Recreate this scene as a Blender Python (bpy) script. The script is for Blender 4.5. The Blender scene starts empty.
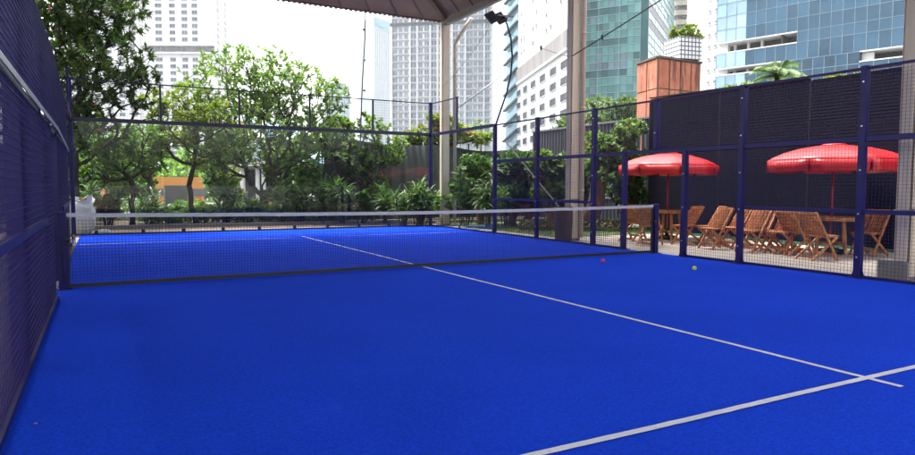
import bpy, math, random
import numpy as np
from mathutils import Vector, Matrix, Quaternion, noise as mnoise
random.seed(7)
rng = np.random.default_rng(11)
R = math.radians
scene = bpy.context.scene
COL = scene.collection

# ------------------------------------------------------------------ camera
CAM = Vector((-4.5095, -9.4875, 1.2894))
YAW, PITCH, ROLL, FPX = 0.494479, -0.0620834, 0.00306362, 658.46
FWD = Vector((math.sin(YAW), math.cos(YAW), 0))
RGT = Vector((math.cos(YAW), -math.sin(YAW), 0))
def spot(u, d, z=0.0):
    """ground point d metres ahead of the viewpoint, in the compass direction of picture column u"""
    p = CAM + FWD * d + RGT * (d * (u - 457.5) / FPX)
    return Vector((p.x, p.y, z))
def hgt(v, d):
    return CAM.z + d * math.tan(PITCH + math.atan((227.5 - v) / FPX))

cam_d = bpy.data.cameras.new('camera'); cam = bpy.data.objects.new('camera', cam_d); COL.objects.link(cam)
cp, sp_ = math.cos(PITCH), math.sin(PITCH)
f = Vector((FWD.x * cp, FWD.y * cp, sp_)); r = RGT.copy(); u_ = r.cross(f)
r2 = r * math.cos(ROLL) + u_ * math.sin(ROLL); u2 = -r * math.sin(ROLL) + u_ * math.cos(ROLL)
cam.matrix_world = Matrix(((r2.x, u2.x, -f.x, CAM.x), (r2.y, u2.y, -f.y, CAM.y), (r2.z, u2.z, -f.z, CAM.z), (0, 0, 0, 1)))
cam_d.sensor_width = 36; cam_d.lens = 36 * FPX / 915; cam_d.clip_start = 0.05; cam_d.clip_end = 6000
scene.camera = cam

# ------------------------------------------------------------------ materials
def new_mat(name):
    m = bpy.data.materials.new(name); m.use_nodes = True
    nt = m.node_tree; b = nt.nodes['Principled BSDF']
    return m, nt, b
def ramp(nt, fac, stops):
    n = nt.nodes.new('ShaderNodeValToRGB'); e = n.color_ramp.elements
    while len(e) < len(stops): e.new(0.5)
    for k, (p, c) in enumerate(stops):
        e[k].position = p; e[k].color = (*c, 1)
    nt.links.new(fac, n.inputs[0]); return n.outputs[0]
def noise_tex(nt, scale, detail=4, rough=.6, coord='Object', stretch=None, dist=0):
    tc = nt.nodes.new('ShaderNodeTexCoord'); n = nt.nodes.new('ShaderNodeTexNoise')
    n.inputs['Scale'].default_value = scale; n.inputs['Detail'].default_value = detail
    n.inputs['Roughness'].default_value = rough; n.inputs['Distortion'].default_value = dist
    src = tc.outputs[coord]
    if stretch:
        mp = nt.nodes.new('ShaderNodeMapping'); mp.inputs['Scale'].default_value = stretch
        nt.links.new(src, mp.inputs[0]); src = mp.outputs[0]
    nt.links.new(src, n.inputs['Vector']); return n.outputs['Fac']
def mixc(nt, a, b, fac, mode='MIX'):
    n = nt.nodes.new('ShaderNodeMix'); n.data_type = 'RGBA'; n.blend_type = mode
    for sock, v in ((n.inputs[6], a), (n.inputs[7], b), (n.inputs[0], fac)):
        if isinstance(v, bpy.types.NodeSocket): nt.links.new(v, sock)
        else: sock.default_value = (*v, 1) if isinstance(v, tuple) else v
    return n.outputs[2]
def bump(nt, b, h, strength=.3, dist=.01):
    n = nt.nodes.new('ShaderNodeBump'); n.inputs['Strength'].default_value = strength; n.inputs['Distance'].default_value = dist
    nt.links.new(h, n.inputs['Height']); nt.links.new(n.outputs[0], b.inputs['Normal'])
def surf(name, c1, c2=None, rough=.6, scale=4, metal=0, stretch=None, bmp=0, bscale=None, coat=0, spec=.5, lo=.35, hi=.65, bdist=.01):
    m, nt, b = new_mat(name)
    b.inputs['Roughness'].default_value = rough; b.inputs['Metallic'].default_value = metal
    b.inputs['Coat Weight'].default_value = coat; b.inputs['Specular IOR Level'].default_value = spec
    c2 = c2 or tuple(x * .8 for x in c1)
    n = noise_tex(nt, scale, 6, .65, stretch=stretch)
    nt.links.new(ramp(nt, n, [(lo, c1), (hi, c2)]), b.inputs['Base Color'])
    if bmp:
        bump(nt, b, noise_tex(nt, bscale or scale * 4, 5, .7, stretch=stretch), bmp, bdist)
    return m
def leaf_mat(name, dark, mid, light, scale=5, trans=.35, rough=.45):
    m, nt, b = new_mat(name)
    n = noise_tex(nt, scale, 3, .7)
    col = ramp(nt, n, [(.3, dark), (.5, mid), (.72, light)])
    g = nt.nodes.new('ShaderNodeNewGeometry')
    hs = nt.nodes.new('ShaderNodeHueSaturation')
    mr = nt.nodes.new('ShaderNodeMapRange'); mr.inputs[3].default_value = .6; mr.inputs[4].default_value = 1.45
    nt.links.new(g.outputs['Random Per Island'], mr.inputs[0]); nt.links.new(mr.outputs[0], hs.inputs['Value']); nt.links.new(col, hs.inputs['Color'])
    nt.links.new(hs.outputs[0], b.inputs['Base Color']); b.inputs['Roughness'].default_value = rough
    b.inputs['Specular IOR Level'].default_value = .4
    t = nt.nodes.new('ShaderNodeBsdfTranslucent'); mx = nt.nodes.new('ShaderNodeMixShader'); mx.inputs[0].default_value = trans
    y = mixc(nt, hs.outputs[0], (1.25, 1.3, .6), 1.0, 'MULTIPLY'); nt.links.new(y, t.inputs[0])
    nt.links.new(b.outputs[0], mx.inputs[1]); nt.links.new(t.outputs[0], mx.inputs[2])
    nt.links.new(mx.outputs[0], nt.nodes['Material Output'].inputs[0]); return m
def wood_mat(name, a, b_, c):
    m, nt, b = new_mat(name)
    n = noise_tex(nt, 9, 5, .6, stretch=(1, 1, .35), dist=.8)
    oi = nt.nodes.new('ShaderNodeObjectInfo'); g = nt.nodes.new('ShaderNodeNewGeometry')
    hs = nt.nodes.new('ShaderNodeHueSaturation'); mr = nt.nodes.new('ShaderNodeMapRange'); mr.inputs[3].default_value = .65; mr.inputs[4].default_value = 1.3
    nt.links.new(g.outputs['Random Per Island'], mr.inputs[0]); nt.links.new(mr.outputs[0], hs.inputs['Value'])
    nt.links.new(ramp(nt, n, [(.3, a), (.5, b_), (.7, c)]), hs.inputs['Color'])
    nt.links.new(hs.outputs[0], b.inputs['Base Color']); b.inputs['Roughness'].default_value = .5
    return m
def glass_pane(name, tint=(.93, .955, .95), haze=.004, ior=1.45):
    m, nt, b = new_mat(name); nt.nodes.remove(b)
    tr = nt.nodes.new('ShaderNodeBsdfTransparent'); tr.inputs[0].default_value = (*tint, 1)
    gl = nt.nodes.new('ShaderNodeBsdfGlossy'); gl.inputs['Roughness'].default_value = .02
    df = nt.nodes.new('ShaderNodeBsdfDiffuse'); df.inputs[0].default_value = (.5, .55, .55, 1)
    fr = nt.nodes.new('ShaderNodeFresnel'); fr.inputs[0].default_value = ior
    a = nt.nodes.new('ShaderNodeMixShader'); a.inputs[0].default_value = haze
    nt.links.new(tr.outputs[0], a.inputs[1]); nt.links.new(df.outputs[0], a.inputs[2])
    c = nt.nodes.new('ShaderNodeMixShader'); g = nt.nodes.new('ShaderNodeNewGeometry'); sb = nt.nodes.new('ShaderNodeMath'); sb.operation = 'SUBTRACT'; sb.inputs[0].default_value = 1; nt.links.new(g.outputs['Backfacing'], sb.inputs[1])
    mu_ = nt.nodes.new('ShaderNodeMath'); mu_.operation = 'MULTIPLY'; nt.links.new(fr.outputs[0], mu_.inputs[0]); nt.links.new(sb.outputs[0], mu_.inputs[1]); nt.links.new(mu_.outputs[0], c.inputs[0])
    nt.links.new(a.outputs[0], c.inputs[1]); nt.links.new(gl.outputs[0], c.inputs[2])
    nt.links.new(c.outputs[0], nt.nodes['Material Output'].inputs[0]); return m
def facade_glass(name, c1, c2, rough=.06, scale=.25, metal=.55, spec=.8, wav=.02):
    m, nt, b = new_mat(name)
    g = nt.nodes.new('ShaderNodeNewGeometry'); hs = nt.nodes.new('ShaderNodeHueSaturation')
    mr = nt.nodes.new('ShaderNodeMapRange'); mr.inputs[3].default_value = .75; mr.inputs[4].default_value = 1.2
    nt.links.new(g.outputs['Random Per Island'], mr.inputs[0]); nt.links.new(mr.outputs[0], hs.inputs['Value'])
    nt.links.new(ramp(nt, noise_tex(nt, scale, 3, .5), [(.35, c1), (.65, c2)]), hs.inputs['Color'])
    nt.links.new(hs.outputs[0], b.inputs['Base Color'])
    b.inputs['Roughness'].default_value = rough; b.inputs['Metallic'].default_value = metal; b.inputs['Specular IOR Level'].default_value = spec
    bump(nt, b, noise_tex(nt, .35, 2, .5), .35, wav * 10); return m

def turf_mat():
    m, nt, b = new_mat('blue_turf')
    fine = noise_tex(nt, 170, 3, .8); mid = noise_tex(nt, 42, 5, .8); tuft = noise_tex(nt, 13, 4, .7); big = noise_tex(nt, .55, 4, .6)
    c = ramp(nt, fine, [(.25, (.003, .024, .40)), (.5, (.006, .052, .70)), (.75, (.018, .115, .95))])
    c = mixc(nt, c, ramp(nt, mid, [(.34, (.6, .64, .7)), (.66, (1.35, 1.35, 1.25))]), .85, 'MULTIPLY')
    c = mixc(nt, c, ramp(nt, tuft, [(.35, (.93, .94, .95)), (.65, (1.06, 1.06, 1.04))]), .9, 'MULTIPLY')
    c = mixc(nt, c, ramp(nt, big, [(.35, (.88, .9, .92)), (.65, (1.08, 1.1, 1.06))]), .8, 'MULTIPLY')
    nt.links.new(c, b.inputs['Base Color']); b.inputs['Roughness'].default_value = .9
    b.inputs['Specular IOR Level'].default_value = .04
    b.inputs['Sheen Weight'].default_value = .02; b.inputs['Sheen Roughness'].default_value = .5; b.inputs['Sheen Tint'].default_value = (.25, .5, 1, 1)
    bump(nt, b, noise_tex(nt, 180, 3, .8), .9, .012); return m
def line_mat():
    m, nt, b = new_mat('white_turf')
    c = ramp(nt, noise_tex(nt, 120, 4, .8), [(.3, (.5, .53, .58)), (.6, (.78, .79, .8))])
    c = mixc(nt, c, ramp(nt, noise_tex(nt, 2.2, 4, .7), [(.3, (.75, .78, .85)), (.6, (1, 1, 1))]), .8, 'MULTIPLY')
    nt.links.new(c, b.inputs['Base Color']); b.inputs['Roughness'].default_value = .9
    bump(nt, b, noise_tex(nt, 200, 3, .8), .8, .008); return m

M = dict(
    turf=turf_mat(), line=line_mat(),
    steel=surf('navy_painted_steel', (.007, .005, .07), (.011, .008, .10), .42, 3, spec=.3, bmp=.05, bscale=60),
    wire=surf('navy_coated_wire', (.013, .008, .085), (.017, .011, .105), .5, 3, spec=.25),
    darksteel=surf('near_black_steel', (.010, .010, .03), (.016, .015, .045), .4, 3),
    bolt=surf('zinc_bolt', (.6, .6, .62), (.5, .5, .52), .3, 20, metal=.6),
    railglint=surf('rail_highlight_grey', (.50, .50, .55), (.36, .36, .42), .4, 6, metal=.4, stretch=(1, 3, 1)),  # light grey that paints the highlight on the left rail
    black=surf('black_rubber', (.012, .012, .016), (.02, .02, .025), .6, 30),
    netcord=surf('black_net_cord', (.012, .013, .02), (.02, .02, .03), .7, 30),
    tape=surf('white_net_tape', (.60, .60, .62), (.42, .42, .45), .7, 6, stretch=(1, 1, 6), bmp=.4, bscale=12),
    glass=glass_pane('tempered_glass'),
    glassedge=surf('dark_green_glass_edge', (.03, .06, .05), (.04, .07, .06), .3, 5, spec=.3),
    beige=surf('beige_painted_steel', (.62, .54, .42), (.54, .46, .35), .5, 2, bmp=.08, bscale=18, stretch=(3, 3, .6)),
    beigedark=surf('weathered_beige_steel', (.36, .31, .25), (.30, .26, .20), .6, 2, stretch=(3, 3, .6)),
    roof=surf('brown_roof_sheet', (.36, .24, .18), (.29, .19, .14), .5, 1.5, bmp=.1, bscale=8),
    rooftop=surf('grey_roof_sheet', (.42, .42, .42), (.35, .35, .36), .5, 1.5),
    roofdark=surf('dark_brown_steel', (.20, .13, .10), (.15, .10, .075), .6, 2),
    concrete=surf('grey_concrete', (.22, .21, .20), (.15, .145, .14), .85, 5, bmp=.3, bscale=40),
    paving=surf('pale_paving', (.40, .34, .28), (.28, .25, .215), .8, 1.6, bmp=.2, bscale=30),
    path=surf('tan_kerb_paving', (.23, .16, .11), (.17, .12, .085), .85, 2.5, bmp=.2, bscale=30),
    kerb=surf('pale_kerb_concrete', (.22, .195, .165), (.17, .15, .13), .85, 4, bmp=.2),
    soil=surf('dark_soil', (.045, .03, .02), (.09, .06, .04), .95, 6, bmp=.8, bscale=20, bdist=.04),
    ground=surf('city_ground', (.20, .20, .19), (.12, .13, .11), .9, .02),
    lawn=surf('lawn_soil', (.05, .085, .02), (.08, .11, .03), .95, 3, bmp=.6, bscale=40, bdist=.03),
    grass=leaf_mat('grass_blades', (.04, .09, .012), (.07, .15, .02), (.12, .19, .04), 1.5, .3),
    teak=wood_mat('oiled_teak', (.21, .072, .022), (.38, .145, .045), (.56, .27, .10)),
    red=surf('red_vinyl', (.52, .012, .012), (.42, .01, .012), .40, 2, spec=.45, coat=.06),
    yellow=surf('yellow_print', (.75, .6, .12), (.7, .5, .1), .4, 3),
    redpole=surf('red_painted_pole', (.36, .012, .014), (.30, .01, .012), .35, 3),
    slat=surf('black_slats', (.003, .003, .0075), (.005, .005, .012), .75, spec=.08, scale=1.2, stretch=(1, 1, .2)),
    slatframe=surf('black_frame', (.004, .004, .006), (.006, .006, .009), .6, 2, spec=.2),
    screen=surf('grey_green_shade_cloth', (.016, .019, .018), (.028, .032, .029), .85, 1.2, stretch=(3, 3, .4)),
    screengrey=surf('grey_corrugated_sheet', (.022, .023, .028), (.035, .036, .041), .6, .8, stretch=(4, 4, .5)),
    wicker=surf('dark_brown_wicker', (.045, .026, .02), (.08, .045, .034), .6, 60, bmp=.8, bscale=90),
    sack=surf('white_woven_sack', (.72, .73, .72), (.55, .57, .57), .6, 5, bmp=.5, bscale=14, bdist=.03),
    bark=surf('grey_bark', (.085, .07, .05), (.05, .04, .03), .9, 5, bmp=.6, bscale=25, stretch=(1, 1, .3)),
    barkdark=surf('dark_bark', (.03, .024, .018), (.018, .014, .01), .9, 5, bmp=.6, bscale=25, stretch=(1, 1, .3)),
    barkred=surf('red_brown_bark', (.20, .105, .06), (.10, .055, .035), .9, 7, bmp=.7, bscale=20, stretch=(1, 1, .25)),
    frang=leaf_mat('frangipani_leaf', (.055, .115, .026), (.105, .19, .044), (.19, .26, .08), 1.6, .42),
    frangy=leaf_mat('yellow_green_leaf', (.085, .14, .022), (.15, .205, .035), (.25, .27, .07), 1.6, .38),
    mango=leaf_mat('dark_glossy_leaf', (.024, .058, .014), (.05, .10, .022), (.12, .17, .04), 1.4, .36),
    shrub=leaf_mat('mid_green_leaf', (.05, .11, .018), (.10, .195, .035), (.18, .27, .06), 2, .46),
    deep=leaf_mat('deep_green_leaf', (.03, .075, .018), (.055, .12, .032), (.10, .18, .05), 3, .36),
    strap=leaf_mat('strap_leaf', (.045, .10, .025), (.09, .16, .045), (.18, .25, .08), 3, .3),
    croton=leaf_mat('red_green_leaf', (.03, .06, .015), (.07, .075, .02), (.20, .09, .03), 4, .3),
    feather=leaf_mat('feathery_leaf', (.06, .10, .035), (.09, .15, .055), (.13, .19, .075), 1, .4),
    pink=leaf_mat('pink_blossom', (.50, .09, .14), (.62, .18, .24), (.72, .36, .40), 5, .3),
    orange=surf('orange_render', (.62, .27, .08), (.55, .23, .07), .8, .7),
    yellowp=surf('yellow_machine_paint', (.70, .42, .03), (.6, .36, .03), .5, 2),
    greybox=surf('grey_cabinet', (.13, .13, .14), (.10, .10, .11), .6, 2),
    white=surf('white_render', (.60, .60, .61), (.52, .52, .54), .8, .12),
    whiteb=surf('white_panel_stone', (.44, .46, .46), (.36, .385, .39), .7, .15),
    cream=surf('cream_render', (.50, .45, .385), (.43, .385, .33), .8, .1),
    offw=surf('pale_grey_render', (.44, .45, .48), (.36, .37, .40), .8, .12),
    greyband=surf('stained_grey_concrete', (.17, .16, .16), (.11, .105, .105), .85, .25, stretch=(1, 1, .3)),
    win=facade_glass('grey_window_glass', (.04, .05, .065), (.09, .10, .12), .12, .3, .1),
    winblue=facade_glass('blue_grey_window_glass', (.08, .11, .145), (.15, .19, .235), .12, .3, .1),
    windark=facade_glass('dark_window_glass', (.015, .018, .024), (.04, .045, .05), .12, .3, .1),
    teal=facade_glass('teal_curtain_glass', (.12, .34, .34), (.20, .45, .44), .10, .06, .25),
    tealdark=facade_glass('dark_teal_glass', (.04, .15, .17), (.07, .21, .22), .08, .1, .2),
    findark=surf('dark_green_fin', (.012, .045, .045), (.02, .06, .06), .4, .5),
    purple=surf('mauve_cladding', (.22, .19, .23), (.27, .24, .28), .5, .3),
    blueg=facade_glass('blue_curtain_glass', (.016, .05, .088), (.03, .08, .125), .05, .08, .6),
    bluelight=facade_glass('pale_blue_glass', (.18, .30, .37), (.25, .37, .44), .1, .2, .3),
    mull=surf('grey_mullion', (.14, .20, .25), (.12, .17, .22), .5, 1),
    mullw=surf('pale_mullion', (.5, .56, .58), (.45, .5, .53), .5, 1),
    hollow=surf('dark_open_floor', (.05, .045, .04), (.035, .03, .03), .9, .4),
    soffit=surf('pale_slab_edge', (.55, .55, .55), (.48, .48, .48), .8, 1),
    rust=None, ledge=surf('grey_coping', (.10, .075, .06), (.06, .045, .038), .9, 2),
    tile=None, sign=surf('teal_sign', (.05, .55, .62), (.05, .5, .58), .5, 1),
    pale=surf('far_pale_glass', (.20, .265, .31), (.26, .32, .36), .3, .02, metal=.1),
    skyroof=surf('pale_blue_roof_sheet', (.45, .62, .70), (.55, .70, .76), .35, .8),
    blueedge=surf('blue_edge_trim', (.03, .16, .38), (.03, .14, .33), .4, 2),
    canvas=surf('brown_canvas', (.075, .06, .05), (.06, .048, .04), .85, 3),
    rope=surf('pale_rope', (.50, .45, .36), (.42, .37, .3), .9, 30),
    cable=surf('black_cable', (.012, .012, .013), (.02, .02, .02), .5, 10),
    lamp=surf('dark_lamp_housing', (.03, .03, .045), (.045, .045, .06), .4, 5),
    lens=surf('floodlight_lens', (.42, .45, .5), (.35, .38, .42), .15, 20),
    ballr=surf('pink_red_felt', (.75, .03, .08), (.62, .02, .06), .9, 60, bmp=.5, bscale=150),
    bally=surf('yellow_green_felt', (.55, .70, .05), (.45, .6, .04), .9, 60, bmp=.5, bscale=150),
    greenstrip=surf('green_edging', (.01, .10, .05), (.015, .13, .07), .7, 4),
    wtube=surf('pale_grey_tube', (.55, .56, .57), (.45, .46, .47), .5, 5),
)
def rust_mat():
    m, nt, b = new_mat('orange_weathered_render')
    big = noise_tex(nt, .9, 6, .7); streak = noise_tex(nt, 1.3, 4, .6, stretch=(2.2, 2.2, .2), dist=.6); fine = noise_tex(nt, 14, 5, .7)
    c = ramp(nt, big, [(.3, (.24, .065, .035)), (.5, (.33, .10, .055)), (.7, (.42, .17, .10))])
    c = mixc(nt, c, (.025, .012, .01), ramp(nt, streak, [(.53, (0, 0, 0)), (.60, (.7, .7, .7))]))
    c = mixc(nt, c, ramp(nt, fine, [(.3, (.75, .75, .75)), (.7, (1.15, 1.15, 1.15))]), .8, 'MULTIPLY')
    nt.links.new(c, b.inputs['Base Color']); b.inputs['Roughness'].default_value = .85
    bump(nt, b, fine, .5, .02); return m
M['rust'] = rust_mat()
def tile_mat():
    m, nt, b = new_mat('white_square_tiles')
    tc = nt.nodes.new('ShaderNodeTexCoord'); br = nt.nodes.new('ShaderNodeTexBrick'); br.offset = 0
    br.inputs['Color1'].default_value = (.52, .52, .53, 1); br.inputs['Color2'].default_value = (.46, .47, .48, 1); br.inputs['Mortar'].default_value = (.02, .02, .035, 1)
    br.inputs['Scale'].default_value = 1; br.inputs['Mortar Size'].default_value = .028; br.inputs['Brick Width'].default_value = .22; br.inputs['Row Height'].default_value = .22
    nt.links.new(tc.outputs['UV'], br.inputs[0]); nt.links.new(br.outputs[0], b.inputs['Base Color']); b.inputs['Roughness'].default_value = .3; return m
M['tile'] = tile_mat()

# ------------------------------------------------------------------ mesh building
class MB:
    def __init__(s): s.v, s.f, s.m, s.sm = [], [], [], []
    def add(s, vs, fs, mi=0, smooth=False):
        o = len(s.v); s.v += [tuple(x) for x in vs]
        for q in fs: s.f.append([o + i for i in q]); s.m.append(mi); s.sm.append(smooth)
    def box(s, c, size, mi=0, rot=None):
        hx, hy, hz = size[0] / 2, size[1] / 2, size[2] / 2; c = Vector(c)
        vs = [Vector((x, y, z)) for z in (-hz, hz) for y in (-hy, hy) for x in (-hx, hx)]
        if rot is not None: vs = [rot @ w for w in vs]
        s.add([c + w for w in vs], [(0, 2, 3, 1), (4, 5, 7, 6), (0, 1, 5, 4), (2, 6, 7, 3), (0, 4, 6, 2), (1, 3, 7, 5)], mi)
    def beam(s, a, b, w, h, mi=0, up=(0, 0, 1)):
        a, b = Vector(a), Vector(b); d = (b - a)
        L = d.length; d.normalize(); up = Vector(up)
        if abs(d.dot(up)) > .98: up = Vector((1, 0, 0))
        x = d.cross(up).normalized(); z = x.cross(d)
        s.box((a + b) / 2, (w, L, h), mi, Matrix((x, d, z)).transposed())
    def tube(s, pts, rad, n=8, mi=0, cap=True):
        pts = [Vector(p) for p in pts]; rad = rad if hasattr(rad, '__len__') else [rad] * len(pts)
        vs, fs = [], []; ref = None
        for i, p in enumerate(pts):
            d = (pts[min(i + 1, len(pts) - 1)] - pts[max(i - 1, 0)]).normalized()
            if ref is None:
                ref = Vector((0, 0, 1)) if abs(d.z) < .9 else Vector((1, 0, 0))
            x = (ref - d * ref.dot(d)).normalized(); ref = x; y = d.cross(x)
            for k in range(n):
                a = 2 * math.pi * k / n; vs.append(p + (x * math.cos(a) + y * math.sin(a)) * rad[i])
        for i in range(len(pts) - 1):
            for k in range(n):
                k2 = (k + 1) % n; fs.append((i * n + k, i * n + k2, (i + 1) * n + k2, (i + 1) * n + k))
        if cap:
            fs.append(tuple(range(n - 1, -1, -1))); fs.append(tuple(range((len(pts) - 1) * n, len(pts) * n)))
        s.add(vs, fs, mi, n > 4)
    def lathe(s, prof, n=24, c=(0, 0, 0), mi=0, smooth=True):
        vs, fs = [], []; c = Vector(c)
        for (rr, z) in prof:
            for k in range(n):
                a = 2 * math.pi * k / n; vs.append(c + Vector((rr * math.cos(a), rr * math.sin(a), z)))
        for i in range(len(prof) - 1):
            for k in range(n):
                k2 = (k + 1) % n; fs.append((i * n + k, i * n + k2, (i + 1) * n + k2, (i + 1) * n + k))
        s.add(vs, fs, mi, smooth)
    def quad(s, a, b, c, d, mi=0): s.add([a, b, c, d], [(0, 1, 2, 3)], mi)
    def build(s, name, mats, parent=None, bevel=0):
        me = bpy.data.meshes.new(name); me.from_pydata(s.v, [], s.f)
        mats = mats if isinstance(mats, (list, tuple)) else [mats]
        for m in mats: me.materials.append(m)
        me.polygons.foreach_set('material_index', s.m); me.polygons.foreach_set('use_smooth', s.sm); me.update()
        o = bpy.data.objects.new(name, me); COL.objects.link(o)
        if parent is not None: o.parent = parent
        if bevel:
            b = o.modifiers.new('bevel', 'BEVEL'); b.width = bevel; b.segments = 2; b.limit_method = 'ANGLE'
        return o
def scatter(name, mats, tv, tf, pos, fwd, upv, scale, parent=None, smooth=False):
    """one mesh of many copies of a small leaf template: tv (k,3) along +Y with normal +Z"""
    pos = np.asarray(pos, float); fwd = np.asarray(fwd, float); upv = np.asarray(upv, float); n = len(pos)
    y = fwd / np.maximum(np.linalg.norm(fwd, axis=1, keepdims=True), 1e-6)
    x = np.cross(y, upv); ln = np.linalg.norm(x, axis=1, keepdims=True); x = np.where(ln > 1e-3, x / np.maximum(ln, 1e-6), np.array([[1., 0, 0]]))
    z = np.cross(x, y)
    sc = np.asarray(scale, float); sc = sc[:, None] if sc.ndim == 1 else sc
    if sc.shape[1] == 1: sc = np.repeat(sc, 3, 1)
    tv = np.asarray(tv, float); k = len(tv)
    V = (pos[:, None, :] + tv[None, :, 0, None] * sc[:, None, 0, None] * x[:, None, :] + tv[None, :, 1, None] * sc[:, None, 1, None] * y[:, None, :]
         + tv[None, :, 2, None] * sc[:, None, 2, None] * z[:, None, :]).reshape(-1, 3)
    me = bpy.data.meshes.new(name)
    fl = [np.asarray(q) for q in tf]; lens = np.array([len(q) for q in fl]); flat = np.concatenate(fl)
    loops = (flat[None, :] + (np.arange(n) * k)[:, None]).ravel(); tot = np.tile(lens, n); st = np.concatenate(([0], np.cumsum(tot)[:-1]))
    me.vertices.add(len(V)); me.vertices.foreach_set('co', V.ravel())
    me.loops.add(len(loops)); me.loops.foreach_set('vertex_index', loops.astype(np.int32))
    me.polygons.add(len(tot)); me.polygons.foreach_set('loop_start', st.astype(np.int32)); me.polygons.foreach_set('loop_total', tot.astype(np.int32))
    me.polygons.foreach_set('use_smooth', np.full(len(tot), smooth))
    me.update(calc_edges=True); me.validate()
    for m in (mats if isinstance(mats, (list, tuple)) else [mats]): me.materials.append(m)
    o = bpy.data.objects.new(name, me); COL.objects.link(o)
    if parent is not None: o.parent = parent
    return o
def tag(o, label=None, cat=None, group=None, kind=None):
    for k, v in (('label', label), ('category', cat), ('group', group), ('kind', kind)):
        if v: o[k] = v
    return o
def thing(name, label, cat, loc=(0, 0, 0), rz=0, group=None):
    o = bpy.data.objects.new(name, None); COL.objects.link(o); o.location = loc; o.rotation_euler = (0, 0, rz); o.empty_display_size = .3
    return tag(o, label, cat, group)
def copy_tree(o, parent=None):
    c = o.copy(); COL.objects.link(c)
    if parent is not None: c.parent = parent
    for ch in list(o.children): copy_tree(ch, c)
    return c
def structure(o): o['kind'] = 'structure'; return o
def rel(t, p): return Vector(p) - t.location

# ------------------------------------------------------------------ ground and court
def sheet(name, pts, z, mat):
    m = MB(); m.add([(x, y, z) for x, y in pts], [tuple(range(len(pts)))]); return structure(m.build(name, mat))
sheet('ground', [(-2500, -2500), (2500, -2500), (2500, 2500), (-2500, 2500)], -.06, M['ground'])
sheet('paving', [(-9, -14), (13, -14), (13, 12.1), (-9, 12.1)], -.03, M['paving'])
m = MB(); m.box((0, 0, -.012), (10.08, 20.1, .024)); structure(m.build('court_turf', M['turf']))
def wavy_line(name, a, b, w, n=60):
    a, b = Vector(a), Vector(b); d = (b - a).normalized(); s = Vector((-d.y, d.x, 0)); vs, fs = [], []
    for i in range(n + 1):
        t = i / n; p = a.lerp(b, t); L = (b - a).length * t
        off = .010 * mnoise.noise((L * .8, a.x, a.y)); e1 = .004 * mnoise.noise((L * 9, 3, a.y)); e2 = .004 * mnoise.noise((L * 9, 8, a.y))
        for k, q in ((-1, e1), (1, e2)): vs.append(p + s * (off + k * (w / 2 + q)) + Vector((0, 0, .004)))
        if i: fs.append((2 * i - 2, 2 * i - 1, 2 * i + 1, 2 * i))
    mb = MB(); mb.add(vs, fs); return structure(mb.build(name, M['line']))
wavy_line('centre_line', (.03, -7.16, 0), (-.02, 7.2, 0), .05, 220)
o = wavy_line('near_service_line', (-4.98, -6.95, 0), (4.98, -6.93, 0), .052, 160); o.location.z = .003
o = wavy_line('far_service_line', (-4.98, 6.95, 0), (4.98, 6.8, 0), .05, 160); o.location.z = .003
# kerb, soil bed and lawn beyond the court
m = MB()
kp = [(-9, 12.6), (1.2, 12.6), (2.6, 12.5), (3.6, 12.2), (4.4, 11.6), (5.2, 11.35), (9, 11.3), (11.4, 11.3)]
for (a, b) in zip(kp, kp[1:]): m.beam((*a, .02), (*b, .02), .14, .16)
structure(m.build('kerb', M['kerb']))
sheet('path', [(-9, 10.1), (11.4, 10.1), (11.4, 11.35), (5.2, 11.4), (4.4, 11.65), (3.6, 12.25), (2.6, 12.55), (1.2, 12.65), (-9, 12.65)], -.02, M['path'])
sheet('planting_soil', [(-14, 12.66), (1.2, 12.66), (2.6, 12.56), (3.6, 12.26), (4.4, 11.66), (5.2, 11.41), (11.4, 11.36), (11.4, 22), (-14, 22)], .03, M['soil'])
sheet('lawn', [(5.9, 4.3), (11.3, 4.3), (11.3, 11.2), (6.1, 11.2)], -.015, M['lawn'])

# ------------------------------------------------------------------ fences
def post(mb, x, y, z0, z1, w=.08, base=True, ins=-1, bolts=True):
    mb.box((x, y, (z0 + z1) / 2), (w, w, z1 - z0), 0)
    if base:
        mb.box((x, y, z0 + .005), (w + .1, w + .12, .01), 0)
        for s in (-1, 1):
            mb.add([(x - .006, y + s * w / 2, z0 + .01), (x - .006, y + s * (w / 2 + .055), z0 + .01), (x - .006, y + s * w / 2, z0 + .16),
                    (x + .006, y + s * w / 2, z0 + .01), (x + .006, y + s * (w / 2 + .055), z0 + .01), (x + .006, y + s * w / 2, z0 + .16)],
                   [(0, 1, 2), (3, 5, 4), (0, 3, 4, 1), (1, 4, 5, 2), (2, 5, 3, 0)], 0)
    if bolts:
        zz = z0 + .3
        while zz < z1 - .1:
            mb.box((x + ins * (w / 2 + .004), y, zz), (.01, .022, .022), 1); zz += .62
WR = .0015
def wire_panel(y0, y1, z0, z1, step=.05, r=None, xf=None):
    r = r or WR
    """welded wire grid in the plane of the fence"""
    mb = MB(); n = max(1, round((y1 - y0) / step)); xf = xf or (lambda y: 0)
    for i in range(n + 1):
        y = y0 + (y1 - y0) * i / n; mb.beam((xf(y) - r, y, z0), (xf(y) - r, y, z1), 2 * r, 2 * r)
    k = max(1, round((z1 - z0) / step))
    for j in range(k + 1):
        z = z0 + (z1 - z0) * j / k; mb.beam((xf(y0) + r + .0005, y0, z), (xf(y1) + r + .0005, y1, z), 2 * r, 2 * r)
    return mb
def glass_box(a, b, z0, z1, t=.012):
    mb = MB(); mb.beam((a[0], a[1], (z0 + z1) / 2), (b[0], b[1], (z0 + z1) / 2), t, z1 - z0); mb.m = [1, 1, 1, 1, 0, 0]; return mb
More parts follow.
